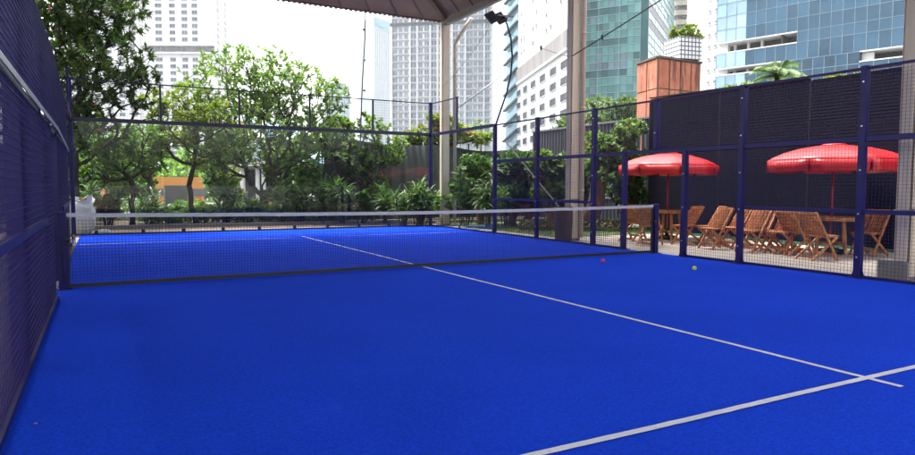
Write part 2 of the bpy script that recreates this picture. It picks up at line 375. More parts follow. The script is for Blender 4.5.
def side_fence(xbase, sgn, label):
    global WR
    WR = .0016 if sgn > 0 else .0023
    xf = (lambda y: xbase) if sgn > 0 else (lambda y: xbase - .018 * max(0, y))
    t = thing('side_fence', label, 'fence', (xbase, 0, 0), group='long side fences of the court')
    def P(mb, nm, mats, par=t, bev=0):
        o = mb.build(nm, mats, par, bev); o.location = (-xbase, 0, 0); return o
    ins = -sgn; w = .09; pofs = 0 if sgn > 0 else -.055; gp = .05 if sgn > 0 else .002
    for (y, z0, z1) in ((6, 0, 3), (4, 0, 3), (1.85, 0, 3), (.88, 0, 2), (.02, 2.04, 3), (-.72, 0, 2), (-1.95, 0, 3), (-3.95, 0, 3), (-6, 0, 3), (-8, 0, 3)):
        mb = MB(); post(mb, xf(y) + pofs, y, z0, z1, w, base=z0 == 0 and sgn > 0, ins=ins, bolts=sgn > 0); P(mb, 'post', [M['steel'], M['bolt']])
    rail = lambda y0, y1, z, ww=.06, hh=.07: (lambda mb: (mb.beam((xf(y0), y0, z), (xf(y1), y1, z), ww, hh), P(mb, 'rail', M['steel']))[1])(MB())
    rail(-9.95, 9.95, .02, .05, .04) if False else None
    for (a, b) in ((.93, 9.95), (-9.95, -.77)): rail(a, b, .02, .05, .04)
    rail(-9.95, 6, 1.98, .06, .075); rail(-9.95, 6, 2.97, .035, .03)
    rail(1.9, 5.95, .95, .05, .06); rail(-9.95, -2, .95, .05, .06)
    yy = [6, 4, 1.85, .02, -1.95, -3.95, -6, -8, -9.95]
    for a, b in zip(yy, yy[1:]): P(wire_panel(b + gp, a - gp, 2.02, 2.95, xf=xf), 'mesh_panel', M['wire'])
    for (a, b, segs) in ((4, 6, 1), (1.85, 4, 1), (.88, 1.85, 0), (-1.95, -.72, 0), (-3.95, -1.95, 1), (-6, -3.95, 1), (-8, -6, 1), (-9.95, -8, 1)):
        if segs:
            P(wire_panel(a + gp, b - gp, .04, .92, xf=xf), 'mesh_panel', M['wire']); P(wire_panel(a + gp, b - gp, .98, 1.94, xf=xf), 'mesh_panel', M['wire'])
        else: P(wire_panel(a + gp, b - gp, .04, 1.94, xf=xf), 'mesh_panel', M['wire'])
    # glazed end of the side: 3 m panes, with a low grille above the last pair
    for (a, b) in ((8.02, 9.93), (6.06, 7.98)):
        g = P(glass_box((xf(a), a), (xf(b), b), .04, 2.92), 'glass_pane', [M['glass'], M['glassedge']])
        for zc in (.08, 1.0, 2.0, 2.85):
            c = MB(); c.box((xf(a) + ins * .01, a, zc), (.03, .05, .06)); cc = c.build('clamp', M['black'], g)
    rail(6, 9.95, 2.97, .07, .08)
    rail(8.2, 9.95, 3.97, .03, .03)
    mb = MB(); post(mb, xf(8.2), 8.2, 3.01, 4, .05, False, ins, False); P(mb, 'post', [M['steel'], M['bolt']])
    P(wire_panel(8.25, 9.95, 3.03, 3.95, .075, .0016, xf=xf), 'mesh_panel', M['darksteel'])
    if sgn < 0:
        mb = MB(); mb.beam((xf(-9.9) + .034, -9.9, 1.98), (xf(0) + .034, 0, 1.98), .008, .045); mb.beam((xf(0) + .034, 0, 1.98), (xf(6) + .034, 6, 1.98), .008, .045); P(mb, 'rail_highlight', M['railglint'])  # added pale strip, paints the bright highlight along the rail's inner face
    return t
side_fence(5.0, 1, 'navy mesh fence along the terrace with wooden chairs behind it')
side_fence(-5.0, -1, 'navy mesh fence running steeply past the net post with a white sack beyond it')
t = thing('back_fence', 'glazed end wall of the court with dark top grille before the trees', 'fence', (0, 10, 0))
def PB(mb, nm, mats): o = mb.build(nm, mats, t); o.location = (0, -10, 0); return o
XB = [-5.17, -3.07, -1.03, 1.0, 3.0, 5.0]
for k, x in enumerate(XB):
    if k in (0, 5):
        mb = MB(); post(mb, x, 10.03, 0, 4.02, .09, True, 0, False); PB(mb, 'corner_post', [M['steel'], M['bolt']])
    else:
        mb = MB(); post(mb, x, 10.03, 3.02, 4, .05, False, 0, False); PB(mb, 'upright', [M['darksteel'], M['bolt']])
mb = MB(); mb.beam((XB[0], 10.03, 2.98), (XB[-1], 10.03, 2.98), .09, .10); PB(mb, 'top_beam', M['darksteel'])
mb = MB(); mb.beam((XB[0], 10.03, 3.985), (XB[-1], 10.03, 3.985), .03, .03); PB(mb, 'top_rail', M['darksteel'])
mb = MB(); mb.beam((XB[0], 10.03, .02), (XB[-1], 10.03, .02), .06, .04); PB(mb, 'base_rail', M['black'])
for a, b in zip(XB, XB[1:]):
    g = PB(glass_box((a + .02, 10.0), (b - .02, 10.0), .045, 2.93), 'glass_pane', [M['glass'], M['glassedge']])
    for xx in (a + .5, b - .5):
        c = MB(); c.box((xx, 9.985, .07), (.09, .03, .10)); c.build('clamp', M['black'], g)
    mb = MB(); n = 26
    for i in range(1, n): mb.beam((a + (b - a) * i / n, 10.03, 3.03), (a + (b - a) * i / n, 10.03, 3.97), .003, .003)
    for j in range(1, 12): mb.beam((a, 10.034, 3.03 + j * .08), (b, 10.034, 3.03 + j * .08), .003, .003)
    PB(mb, 'grille', M['darksteel'])

# ------------------------------------------------------------------ net
t = thing('court_net', 'padel net with white top band stretched across the blue court', 'net', (0, 0, 0))
def ntop(x): return .872 + .05 * (abs(x) / 5) ** 1.6
for s in (-1, 1):
    mb = MB(); x = 5.0 if s > 0 else -4.96
    mb.box((x, 0, .475), (.10, .10, .95)); mb.box((x, 0, .955), (.106, .106, .012)); mb.box((x, 0, .006), (.2, .2, .012))
    o = mb.build('post', M['steel'], t, .006)
    c = MB(); c.tube([(x - s * .06, -.075, .62), (x - s * .06, -.055, .62)], .035, 10); c.build('winch', M['black'], o)
mb = MB(); xs = np.linspace(-4.9, 4.9, 246)
for x in xs: mb.beam((x, 0, .05), (x, 0, ntop(x) - .05), .0034, .0034)
for j in range(1, 21):
    z = .05 + j * .04
    for a, b in zip(np.linspace(-4.9, 4.9, 21), np.linspace(-4.9, 4.9, 21)[1:]):
        fa = .05 + (ntop(a) - .1) * j / 20.5; fb = .05 + (ntop(b) - .1) * j / 20.5
        mb.beam((a, .002, fa), (b, .002, fb), .0034, .0034)
mb.build('netting', M['netcord'], t)
def band(name, z0f, z1f, mat, thick=.012, n=60, wob=.004):
    mb = MB(); vs, fs = [], []
    for i in range(n + 1):
        x = -4.94 + 9.88 * i / n; w = wob * mnoise.noise((x * 2.1, z0f(0), 5))
        for (y, z) in ((-thick / 2, z0f(x)), (-thick / 2 - w, z1f(x)), (thick / 2 - w, z1f(x)), (thick / 2, z0f(x))): vs.append((x, y + w, z + w))
        if i:
            for k in range(4): k2 = (k + 1) % 4; fs.append((4 * i - 4 + k, 4 * i - 4 + k2, 4 * i + k2, 4 * i + k))
    fs += [(0, 1, 2, 3), (4 * n + 3, 4 * n + 2, 4 * n + 1, 4 * n)]
    mb.add(vs, fs); return mb.build(name, mat, t)
band('top_band', lambda x: ntop(x) - .026, lambda x: ntop(x) + .024, M['tape'])
band('bottom_band', lambda x: .012, lambda x: .06, M['black'])
for s in (-1, 1):
    mb = MB(); mb.box((s * 4.915, 0, .46), (.055, .014, .80)); mb.build('side_band', M['black'], t)
    mb = MB(); mb.tube([(s * 4.9, 0, .90), (s * 4.95, -.03, .93), (s * 4.99, -.06, .93), (s * 4.98, -.06, .6), (s * 4.95, -.06, .1)], .004, 6); mb.build('cord', M['black'], t)

# balls and scraps
def ball(x, y, mat, lab):
    mb = MB(); n = 12; mb.lathe([(.0335 * math.sin(math.pi * i / n) + 1e-5, .0335 - .0335 * math.cos(math.pi * i / n)) for i in range(n + 1)], 20)
    o = mb.build('tennis_ball', mat); o.location = (x, y, .004); tag(o, lab, 'ball', 'loose balls on the court')
    sb = MB(); pts = []
    for i in range(33):
        a = 2 * math.pi * i / 32; q = Vector((math.cos(a) + .35 * math.cos(3 * a), math.sin(a) - .35 * math.sin(3 * a), .95 * math.sin(2 * a))); q.normalize(); pts.append(q * .0338 + Vector((0, 0, .0335)))
    sb.tube(pts, .0012, 5); sb.build('seam', M['tape'], o); o.rotation_euler = (.0, 0, 1.1); return o
ball(2.95, -.86, M['ballr'], 'pink red ball lying on the blue turf near the net')
ball(3.55, -2.29, M['bally'], 'yellow green ball lying on the blue turf beside the mesh fence')

mb = MB(); mb.add([(-.025, -.01, .006), (.0, -.02, .012), (.03, 0, .004), (.01, .02, .016), (-.02, .012, .01), (0, 0, .02)], [(0, 1, 5), (1, 2, 5), (2, 3, 5), (3, 4, 5), (4, 0, 5)])
o = mb.build('petal', M['pink']); o.location = (-4.86, -5.33, 0); o.scale = (.35, .35, .35); tag(o, 'tiny fallen pink petal on the turf close to the left fence', 'petal')
# ------------------------------------------------------------------ canopy roof over the court
t = thing('canopy', 'large open canopy with brown underside on beige steel columns over the court', 'canopy', (0, 0, 0))
EZ, RZ, EX, EY, WX = 6.82, 8.9, 5.95, 10.55, -9.2
MX = (EX + WX) / 2
def roof_face(a, b, c, d, name):
    a, b, c, d = map(Vector, (a, b, c, d)); mb = MB(); n = 36
    nrm = (b - a).cross(d - a).normalized()
    if nrm.z < 0: nrm = -nrm
    up, dn = [], []
    for i in range(n + 1):
        for kk, (p, q) in enumerate(((a, b), (d, c))):
            w = p.lerp(q, i / n); up.append(w + nrm * .05); dn.append(w)
    fs = [(2 * i, 2 * i + 1, 2 * i + 3, 2 * i + 2) for i in range(n)]
    mb.add(up, fs, 1); mb.add(dn, fs, 0)
    L = (b - a).length; k = int(L / .9)
    for i in range(1, k):                                     # standing seams under the sheet
        p = a.lerp(b, i / k); q = d.lerp(c, i / k)
        if (q - p).length > .3: mb.beam(p - nrm * .012, q - nrm * .012, .05, .022, 2, nrm)
    return mb.build(name, [M['roof'], M['rooftop'], M['roofdark']], t)
rid = EY - (EX - WX) / 2
roof_face((WX, EY, EZ), (EX, EY, EZ), (MX + .01, rid, RZ), (MX - .01, rid, RZ), 'roof_sheet')
roof_face((EX, EY, EZ), (EX, -EY, EZ), (MX, -rid, RZ), (MX, rid, RZ), 'roof_sheet')
roof_face((EX, -EY, EZ), (WX, -EY, EZ), (MX - .01, -rid, RZ), (MX + .01, -rid, RZ), 'roof_sheet')
roof_face((WX, -EY, EZ), (WX, EY, EZ), (MX, rid, RZ), (MX, -rid, RZ), 'roof_sheet')
cs = [(WX, -EY), (EX, -EY), (EX, EY), (WX, EY)]
for a, b in zip(cs, cs[1:] + cs[:1]):
    mb = MB(); mb.beam((*a, EZ + .02), (*b, EZ + .02), .06, .10); L = (Vector(b) - Vector(a)).length
    k = int(L / .16)
    for i in range(k):                                        # corrugated sheet ends show as a toothed edge
        p = Vector((*a, EZ - .045)).lerp(Vector((*b, EZ - .045)), (i + .5) / k); mb.box(p, (.07, .07, .03))
    mb.build('fascia', M['roofdark'], t)
for (cx, sy) in ((EX - .25, 1), (EX - .25, -1), (WX + .25, 1), (WX + .25, -1)):
    mb = MB(); mb.beam((cx, sy * 10.3, EZ - .02), (MX, sy * rid, RZ - .12), .12, .16); mb.build('hip_rafter', M['roofdark'], t)
LX, RX = WX + .3, 5.66
for y in (-4.25, 3.45):
    for x in (LX, RX):
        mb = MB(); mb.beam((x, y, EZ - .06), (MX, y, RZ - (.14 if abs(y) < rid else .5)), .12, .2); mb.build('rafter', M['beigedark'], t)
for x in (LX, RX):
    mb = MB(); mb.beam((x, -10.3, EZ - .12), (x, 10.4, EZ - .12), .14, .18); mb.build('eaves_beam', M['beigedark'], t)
for x, sx in ((RX, 1), (LX, -1)):
    for y in (-10.3, -4.25, 3.45, 10.3):
        mb = MB()
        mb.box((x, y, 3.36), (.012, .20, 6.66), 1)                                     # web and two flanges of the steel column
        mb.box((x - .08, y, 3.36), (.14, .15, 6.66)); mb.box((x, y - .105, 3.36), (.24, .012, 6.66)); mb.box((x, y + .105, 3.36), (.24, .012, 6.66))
        o = mb.build('column', [M['beige'], M['beigedark']], t)
        fb = MB(); fb.box((x, y + .10, .11), (.36, .42, .27)); fb.build('footing', M['concrete'], o, .015)
        dp = MB(); px, py = x + (.30 if y > 9 else .17), y - .16
        pts = [(px, py, .05), (px, py, 6.0), (px + sx * .02, py - .06, 6.12), (px + sx * .2, py - .75, 6.72)]
        dp.tube(pts, .058, 12)
        for zc in (1.2, 3.2, 5.0): dp.lathe([(.058, -.03), (.066, -.03), (.066, .03), (.058, .03)], 12, (px, py, zc))
        dp.build('downpipe', M['beige'], o)
        cl = MB(); cl.tube([(x - .16, y - .12, .95), (x - .16, y + .12, .95)], .03, 8); cl.box((x, y - .12, .95), (.30, .015, .09)); cl.build('clamp_band', M['greybox'], o)
for k, (x, y, z, w_, lab) in enumerate(((-5.75, -4.35, -.03, .5, 'lower pale wooden crate seen through the mesh at the left edge'), (-5.75, -4.3, .43, .42, 'upper pale wooden crate stacked behind the mesh at the left edge'))):
    c = thing('crate', lab, 'crate', (x, y, z), .1 * k, 'wooden crates behind the left mesh')
    for sx in (-1, 1):
        mb = MB()
        for j in range(4): mb.box((0, sx * w_ / 2, .06 + j * .11), (w_, .018, .09))
        mb.build('side', M['path'], c); mb = MB()
        for j in range(4): mb.box((sx * w_ / 2, 0, .06 + j * .11), (.018, w_ - .03, .09))
        mb.build('side', M['path'], c)
    mb = MB(); mb.box((0, 0, .01), (w_ - .03, w_ - .03, .02)); mb.build('base', M['path'], c)
# hanging grey cable at the back eave and stay lines
mb = MB(); a = Vector((2.95, 10.5, EZ)); mb.tube([a, a + Vector((-.03, 0, -.9)), a + Vector((-.1, .05, -2.2)), a + Vector((-.17, .1, -4.2))], .022, 6)
for q in (.6, 1.55, 2.5): mb.box(a + Vector((-.05, .02, -q)), (.07, .06, .05))
tag(mb.build('hanging_pipe', M['concrete']), 'thin grey pipe hanging from the canopy edge over the trees', 'pipe')
def sag(a, b, s, n=10):
    a, b = Vector(a), Vector(b); return [a.lerp(b, i / n) - Vector((0, 0, s * 4 * (i / n) * (1 - i / n))) for i in range(n + 1)]
def cable(name, a, b, s, r, knots, label, cat='cable', mat='cable'):
    mb = MB(); pts = sag(a, b, s); mb.tube(pts, r, 5)
    for k in knots:
        i = min(len(pts) - 2, int(k * (len(pts) - 1))); mb.lathe([(.001, -.07), (.026, -.04), (.028, .04), (.001, .07)], 8, pts[i].lerp(pts[i + 1], .5))
    return tag(mb.build(name, M[mat]), label, cat)
cable('power_cable', (5.5, 3.33, 4.42), (5.55, -3.9, 6.2), .06, .014, [.12], 'black cable with an insulator climbing from the middle column past the teal tower')
cable('thin_wire', (5.52, 3.42, 4.42), (4.85, 5.9, 5.62), .08, .005, [.3], 'thin wire with a small insulator from the middle column to the floodlight')
cable('lamp_lead', (5.55, 10.2, 4.6), (4.7, 5.9, 5.5), .1, .005, [], 'slack thin lead between the far corner column and the floodlight')
mb = MB(); mb.tube([(5.25, 5.9, 2.55), (5.75, 4.0, .72)], .017, 6); tag(mb.build('prop_pole', M['rope']), 'pale slanting prop pole behind the mesh ending by the wicker bin', 'pole')
mb = MB(); mb.tube([(5.86, 10.15, 3.3), (5.95, 9.9, 3.9), (6.3, 9.4, 4.25), (7.1, 8.9, 4.95)], .024, 8); tag(mb.build('stay_pole', M['wtube']), 'pale grey bent tube rising beside the corner column', 'tube')

# ------------------------------------------------------------------ floodlight
t = thing('floodlight', 'twin floodlight on a curved navy pole rising from the fence top', 'floodlight', (5.0, 6.0, 3.0))
pts = [(0, 0, -.4), (.03, 0, 0), (.17, 0, .37), (.36, 0, .85), (.49, 0, 1.35), (.54, 0, 1.85), (.49, 0, 2.35), (.36, 0, 2.72), (.22, 0, 2.92)]
mb = MB(); mb.tube(pts, [.028] * 3 + [.026] * 3 + [.024] * 3, 10); mb.build('pole', M['steel'], t)
mb = MB(); mb.beam((-.02, -.1, 2.90), (.62, .12, 2.98), .04, .04); mb.build('bracket', M['lamp'], t)
for k, (ox, oy) in enumerate(((-.18, -.10), (.16, .04))):
    rot = Quaternion((0, 1, 0), R(-28)).to_matrix() @ Quaternion((1, 0, 0), R(62)).to_matrix()
    c = Vector((ox, oy, 2.82 + .05 * k)); h = MB()
    h.box(c, (.30, .34, .05), 0, rot)
    for i in range(-1, 2): h.box(c + rot @ Vector((0, i * .11, .04)), (.28, .02, .04), 0, rot)
    o = h.build('lamp_head', M['lamp'], t, .008)
    for (i, j) in ((-1, -1), (1, -1), (-1, 1), (1, 1)):
        l = MB(); l.box(c + rot @ Vector((i * .072, j * .08, -.03)), (.105, .12, .012), 0, rot); l.build('lens', M['lens'], o)

# ------------------------------------------------------------------ terrace furniture
def make_umbrella(loc, rad, label, rz, mark):
    t = thing('parasol', label, 'parasol', loc, rz, 'red parasols on the terrace')
    n = 8; zt, ze, zv = 2.17, 1.85, 1.63
    mb = MB(); mb.tube([(0, 0, 0), (0, 0, 2.12)], .02, 10); mb.build('pole', M['redpole'], t)
    mb = MB(); mb.lathe([(.001, .02), (.25, .02), (.25, .09), (.06, .12), (.03, .3)], 20); mb.build('base', M['black'], t)
    rings = [(.06, zt), (.35, zt - .05), (.7, zt - .13), (1.0, ze + .085), (1.0 * rad / rad, ze + .08)]
    rings = [(.03, zt), (.25 * rad, zt - .025), (.5 * rad, zt - .075), (.75 * rad, zt - .165), (.9 * rad, ze + .07), (rad, ze)]
    mb = MB(); vs, fs = [], []; sub = 4; N = n * sub
    for (rr, z) in rings:
        for k in range(N):
            a = 2 * math.pi * k / N; ph = (k % sub) / sub; seg = math.cos(math.pi / n) / math.cos((ph - .5) * 2 * math.pi / n) if True else 1
            sagz = -.012 * (rr / rad) * (1 - abs(2 * ph - 1)) * .6
            vs.append((rr * seg * math.cos(a), rr * seg * math.sin(a), z + sagz))
    for i in range(len(rings) - 1):
        for k in range(N): k2 = (k + 1) % N; fs.append((i * N + k, i * N + k2, (i + 1) * N + k2, (i + 1) * N + k))
    mb.add(vs, fs, 0, True)
    mb.lathe([(.001, zt + .04), (.05, zt + .03), (.2, zt + .012), (.24, zt - .005)], 16)
    cn = mb.build('canopy', M['red'], t); so = cn.modifiers.new('thick', 'SOLIDIFY'); so.thickness = .004
    base = (len(rings) - 1) * N
    for s in range(n):                                         # each valance flap hangs free with a small gap at the rib
        mb = MB(); vv, ff = [], []
        for k in range(sub + 1):
            p = Vector(vs[base + (s * sub + k) % N]); ph = k / sub
            q = Vector((p.x * 1.003, p.y * 1.003, zv + .010 * math.sin(ph * math.pi * 2 + s)))
            if k == 0: nb = Vector(vs[base + (s * sub + 1) % N]); q = q.lerp(Vector((nb.x * 1.012, nb.y * 1.012, q.z)), .16)
            if k == sub: nb = Vector(vs[base + (s * sub + sub - 1) % N]); q = q.lerp(Vector((nb.x * 1.012, nb.y * 1.012, q.z)), .16)
            vv += [p, p.lerp(q, .5) + Vector((p.x, p.y, 0)).normalized() * .004, q]
            if k:
                for h in range(2): ff.append((3 * k - 3 + h, 3 * k + h, 3 * k + 1 + h, 3 * k - 2 + h))
        mb.add(vv, ff, 0, True); fl = mb.build('valance', M['red'], t); so = fl.modifiers.new('thick', 'SOLIDIFY'); so.thickness = .004
    for s in range(n):
        a = 2 * math.pi * s / n; mb = MB(); e = Vector((rad * math.cos(a), rad * math.sin(a), ze - .01))
        mb.beam((0, 0, zt - .03), e, .012, .016); mb.beam((0, 0, 1.62), e * .5 + Vector((0, 0, (zt - .04) * .5)), .01, .012); mb.build('rib', M['redpole'], t)
    if mark is not None:
        a = mark; mb = MB(); d = Vector((math.cos(a), math.sin(a), 0)); s_ = Vector((-d.y, d.x, 0))
        q = []
        for k in range(14):
            b = 2 * math.pi * k / 14; rr = rad * .66 + .07 * rad * math.sin(b); q.append(d * rr + s_ * (.2 * rad * math.cos(b)) + Vector((0, 0, zt - .06 - max(0, rr - .5 * rad) / (.25 * rad) * .085 + .004)))
        mb.add(q, [tuple(range(14))]); mb.build('printed_mark', M['yellow'], t)
    return t
make_umbrella((8.13, 2.71, -.03), 1.24, 'red parasol at the end of the black slat wall, behind the net post', .2, None)
make_umbrella((8.38, -1.42, -.03), 1.30, 'red parasol close to the beige column, above the chair standing alone', .25, None)

def make_table(loc, rz, label):
    t = thing('round_table', label, 'table', loc, rz, 'round wooden terrace tables')
    mb = MB(); rr = .52; zt = .72; k = 11
    for i in range(k):                                          # slatted round top
        y0 = -rr + 2 * rr * i / k + .004; y1 = -rr + 2 * rr * (i + 1) / k - .004; ym = (y0 + y1) / 2
        hw = math.sqrt(max(.01, rr * rr - ym * ym)); mb.box((0, ym, zt), (2 * hw, y1 - y0, .024))
    mb.build('tabletop', M['teak'], t)
    mb = MB(); mb.lathe([(rr - .035, zt - .05), (rr - .005, zt - .05), (rr - .005, zt - .014), (rr - .035, zt - .014), (rr - .035, zt - .05)], 28); mb.build('rim', M['teak'], t)
    for s in range(4):
        a = R(45 + 90 * s); mb = MB(); mb.beam((.36 * math.cos(a), .36 * math.sin(a), 0), (.30 * math.cos(a), .30 * math.sin(a), zt - .05), .05, .05); mb.build('leg', M['teak'], t)
    mb = MB(); mb.beam((-.24, -.24, .2), (.24, .24, .2), .04, .05); mb.beam((-.24, .24, .201), (.24, -.24, .201), .04, .045); mb.build('stretcher', M['teak'], t)
    return t
make_table((8.13, 2.71, -.03), .3, 'round wooden table around the pole of the parasol left of the slat wall')
make_table((8.38, -1.42, -.03), .6, 'round wooden table around the parasol pole by the beige column')

def make_chair():
    t = thing('folding_chair', 'x', 'chair'); w = .23; H = .88
    for s in (-1, 1):
        mb = MB(); mb.beam((s * w, -.24, 0), (s * w, .27, H), .024, .045); mb.build('front_leg', M['teak'], t)
        mb = MB(); mb.beam((s * (w - .03), .30, 0), (s * (w - .03), -.25, .43), .024, .042); mb.build('rear_leg', M['teak'], t)
    def pt(z, off=0): k = z / H; return Vector((0, -.24 + .51 * k, z)) + Vector((0, -.87, .49)) * off
    mb = MB()
    for z in (.44, .865):
        p = pt(z, .0); mb.beam(p + Vector((-w + .013, 0, 0)), p + Vector((w - .013, 0, 0)), .022, .06)
    for i in range(9):
        x = -w + .04 + (2 * w - .08) * i / 8; mb.beam(pt(.46, .006 * (i % 2)) + Vector((x, 0, 0)), pt(.855, .006 * (i % 2)) + Vector((x, 0, 0)), .012, .034)
    for j in range(6):
        z = .50 + .065 * j; p = pt(z, -.012); mb.beam(p + Vector((-w + .013, 0, 0)), p + Vector((w - .013, 0, 0)), .010, .022)
    mb.build('backrest', M['teak'], t)
    mb = MB()
    for i in range(7): y = -.27 + .058 * i; mb.box((0, y, .445), (2 * w - .06, .046, .018))
    for s in (-1, 1): mb.box((s * (w - .06), -.095, .425), (.022, .40, .022))
    mb.build('seat', M['teak'], t)
    for (y, z, ww) in ((-.175, .115, w), (.225, .06, w - .03)):
        mb = MB(); mb.beam((-ww + .012, y, z), (ww - .012, y, z), .02, .04); mb.build('stretcher', M['teak'], t)
    return t
proto = make_chair()
chairs = [  # x, y, facing point, label
    (7.02, 2.75, (9, 3.0), 'wooden folding chair behind the net post, farther left one under the parasol rim'),
    (6.42, 1.58, (8.1, 2.5), 'wooden folding chair right behind the net post, seat towards the parasol table'),
    (7.30, 1.30, (7.0, 3.0), 'wooden folding chair just left of the gate post, seat towards the left parasol table'),
    (7.62, .90, (6.2, 1.7), 'wooden folding chair half hidden behind the gate post, back row'),
    (7.05, .30, (5.05, 0.73), 'wooden folding chair first right of the gate post, front row'),
    (7.72, .33, (5.72, 1.00), 'wooden folding chair second right of the gate post, back row'),
    (7.75, -.25, (5.75, -0.12), 'wooden folding chair seen behind the tall post between gate and right parasol'),
    (7.20, -.52, (5.20, -0.22), 'wooden folding chair first right of the tall post, seat facing the court'),
    (7.72, -.86, (5.72, -0.39), 'wooden folding chair second right of the tall post in the back row'),
    (7.38, -1.08, (5.38, -0.92), 'wooden folding chair touching the pair that turn their backs, front row'),
    (7.42, -1.28, (9.3, -1.75), 'wooden folding chair with its slatted back to the court, farther of that pair'),
    (7.02, -2.02, (9.0, -2.5), 'wooden folding chair with its slatted back to the court, nearer of that pair'),
    (8.72, -1.98, (6.7, -1.9), 'wooden folding chair standing alone next to the beige column'),
]
for i, (x, y, fp, lab) in enumerate(chairs):
    c = proto if i == 0 else copy_tree(proto)
    c.location = (x, y, -.03); c.rotation_euler = (0, 0, math.atan2(fp[1] - y, fp[0] - x) + math.pi / 2); tag(c, lab, 'chair', 'wooden folding chairs on the terrace')

# wicker bin, sack
t = thing('wicker_bin', 'dark brown wicker bin standing at the foot of the middle column', 'bin', (5.36, 3.38, -.03))
mb = MB(); prof = [(.01, .01), (.19, .01), (.20, .05), (.215, .45), (.215, .8), (.19, .8), (.185, .5)]
mb.lathe(prof, 28)
for j in range(26):
    z = .05 + j * .028; rr = .2 + .016 * min(1, z / .45); mb.lathe([(rr, z), (rr + .007, z + .012), (rr, z + .024)], 28)
mb.build('body', M['wicker'], t)
mb = MB(); mb.lathe([(.19, .79), (.228, .79), (.228, .835), (.19, .835)], 28); mb.build('rim', M['wicker'], t)
def lumpy(name, size, seed, mat, amp=.06):
    mb = MB(); n, k = 22, 26; vs, fs = [], []
    for i in range(n + 1):
        th = math.pi * i / n
        for j in range(k):
            ph = 2 * math.pi * j / k; q = Vector((math.sin(th) * math.cos(ph), math.sin(th) * math.sin(ph), -math.cos(th)))
            q = Vector([math.copysign(abs(c) ** .55, c) for c in q])
            d = 1 + amp * 2 * mnoise.noise(q * 2.3 + Vector((seed, 0, 0))) + amp * mnoise.noise(q * 6 + Vector((0, seed, 0)))
            vs.append((q.x * d * size[0] / 2, q.y * d * size[1] / 2, (q.z * d + 1) * size[2] / 2))
    for i in range(n):
        for j in range(k): j2 = (j + 1) % k; fs.append((i * k + j, i * k + j2, (i + 1) * k + j2, (i + 1) * k + j))
    mb.add(vs, fs, 0, True); return mb
t = thing('sack', 'tall white woven sack standing behind the end glass by the left fence', 'sack', (-5.02, 11.0, -.02))
lumpy('body', (.62, .55, .86), 3, M['sack'], .13).build('body', M['sack'], t)
mb = MB()
for i in range(11):
    a = 2 * math.pi * i / 11; a2 = a + .57; h = .98 + .1 * math.sin(i * 2.3)
    mb.quad((.28 * math.cos(a), .2 * math.sin(a), .8), (.28 * math.cos(a2), .2 * math.sin(a2), .8), (.34 * math.cos(a2), .26 * math.sin(a2), h), (.34 * math.cos(a), .26 * math.sin(a), h - .05))
mb.build('open_mouth', M['sack'], t)
o = lumpy('x', (.3, .25, .12), 9, M['sack'], .12).build('crumpled_bag', M['sack']); o.location = (-4.5, 10.75, -.02); tag(o, 'small crumpled white bag lying at the foot of the tall white sack', 'bag')

# ------------------------------------------------------------------ walls round the terrace
t = thing('slat_wall', 'tall black slatted wall behind the parasols and wooden chairs', 'wall', (9.75, 5.05, 0))
L = 15.0; npan = 6; pw = L / npan
for k in range(npan):
    mb = MB(); ya = -k * pw - .03; yb = -(k + 1) * pw + .03; h0, h1 = 3.90 - .018 * k * pw, 3.90 - .018 * (k + 1) * pw
    mb.box((.05, (ya + yb) / 2, (h1 - .03) / 2), (.02, ya - yb, h1 - .03), 1)
    nn = int(h1 / .07)
    rot = Quaternion((0, 1, 0), R(4)).to_matrix()
    for j in range(nn): mb.box((.005, (ya + yb) / 2, .05 + j * .07), (.012, ya - yb, .058), 0, rot)
    mb.build('slat_panel', [M['slat'], M['slatframe']], t)
    mb = MB(); mb.beam((.02, ya + .03, h0), (.02, yb - .03, h1), .1, .03); mb.build('coping', M['slatframe'], t)
for k in range(npan + 1):
    mb = MB(); mb.box((.03, -k * pw, 1.9 - .009 * k * pw), (.06, .05, 3.8 - .018 * k * pw)); mb.build('post', M['slatframe'], t)
mb = MB(); mb.box((-.10, -7.5, .0), (.05, 15, .07)); mb.build('green_edging', M['greenstrip'], t)
t = thing('shade_screen', 'dark green shade cloth screen behind the plants at the far corner', 'screen', (2.5, 13.6, 0))
for k in range(5):
    mb = MB(); x0, x1 = k * 2.0, k * 2.0 + 2.0; nf = 40; vs, fs = [], []
    for i in range(nf + 1):
        x = x0 + (x1 - x0) * i / nf; y = .03 * math.sin(x * 9) + .02 * math.sin(x * 23 + 1)
        hh = 2.95 + .06 * math.sin(x * 1.7) - .025 * x
        vs += [(x, y, .05), (x, y, hh), (x, y + .01, .05), (x, y + .01, hh)]
        if i: a = 4 * i; fs += [(a - 4, a, a + 1, a - 3), (a - 2, a - 1, a + 3, a + 2), (a - 3, a + 1, a + 3, a - 1)]
    mb.add(vs, fs, 0, True); mb.build('cloth', M['screen'], t)
for k in range(6):
    mb = MB(); mb.tube([(k * 2.0 - .03, .07, 0), (k * 2.0 - .03, .07, 3.0)], .03, 8); mb.build('post', M['darksteel'], t)
t = thing('sheet_fence', 'dark grey corrugated sheet fence behind the twisted tree and lawn', 'fence', (11.4, 13.4, 0))
for k in range(4):
    mb = MB(); y0, y1 = -k * 2.1 - .02, -(k + 1) * 2.1 + .02; nf = 44; vs, fs = [], []
    for i in range(nf + 1):
        y = y0 + (y1 - y0) * i / nf; x = .018 * (1 if (i // 2) % 2 else -1); vs += [(x, y, .03), (x, y, 3.55), (x + .01, y, .03), (x + .01, y, 3.55)]
        if i: a = 4 * i; fs += [(a - 4, a, a + 1, a - 3), (a - 2, a - 1, a + 3, a + 2), (a - 3, a + 1, a + 3, a - 1)]
    mb.add(vs, fs); mb.build('sheet', M['screengrey'], t)
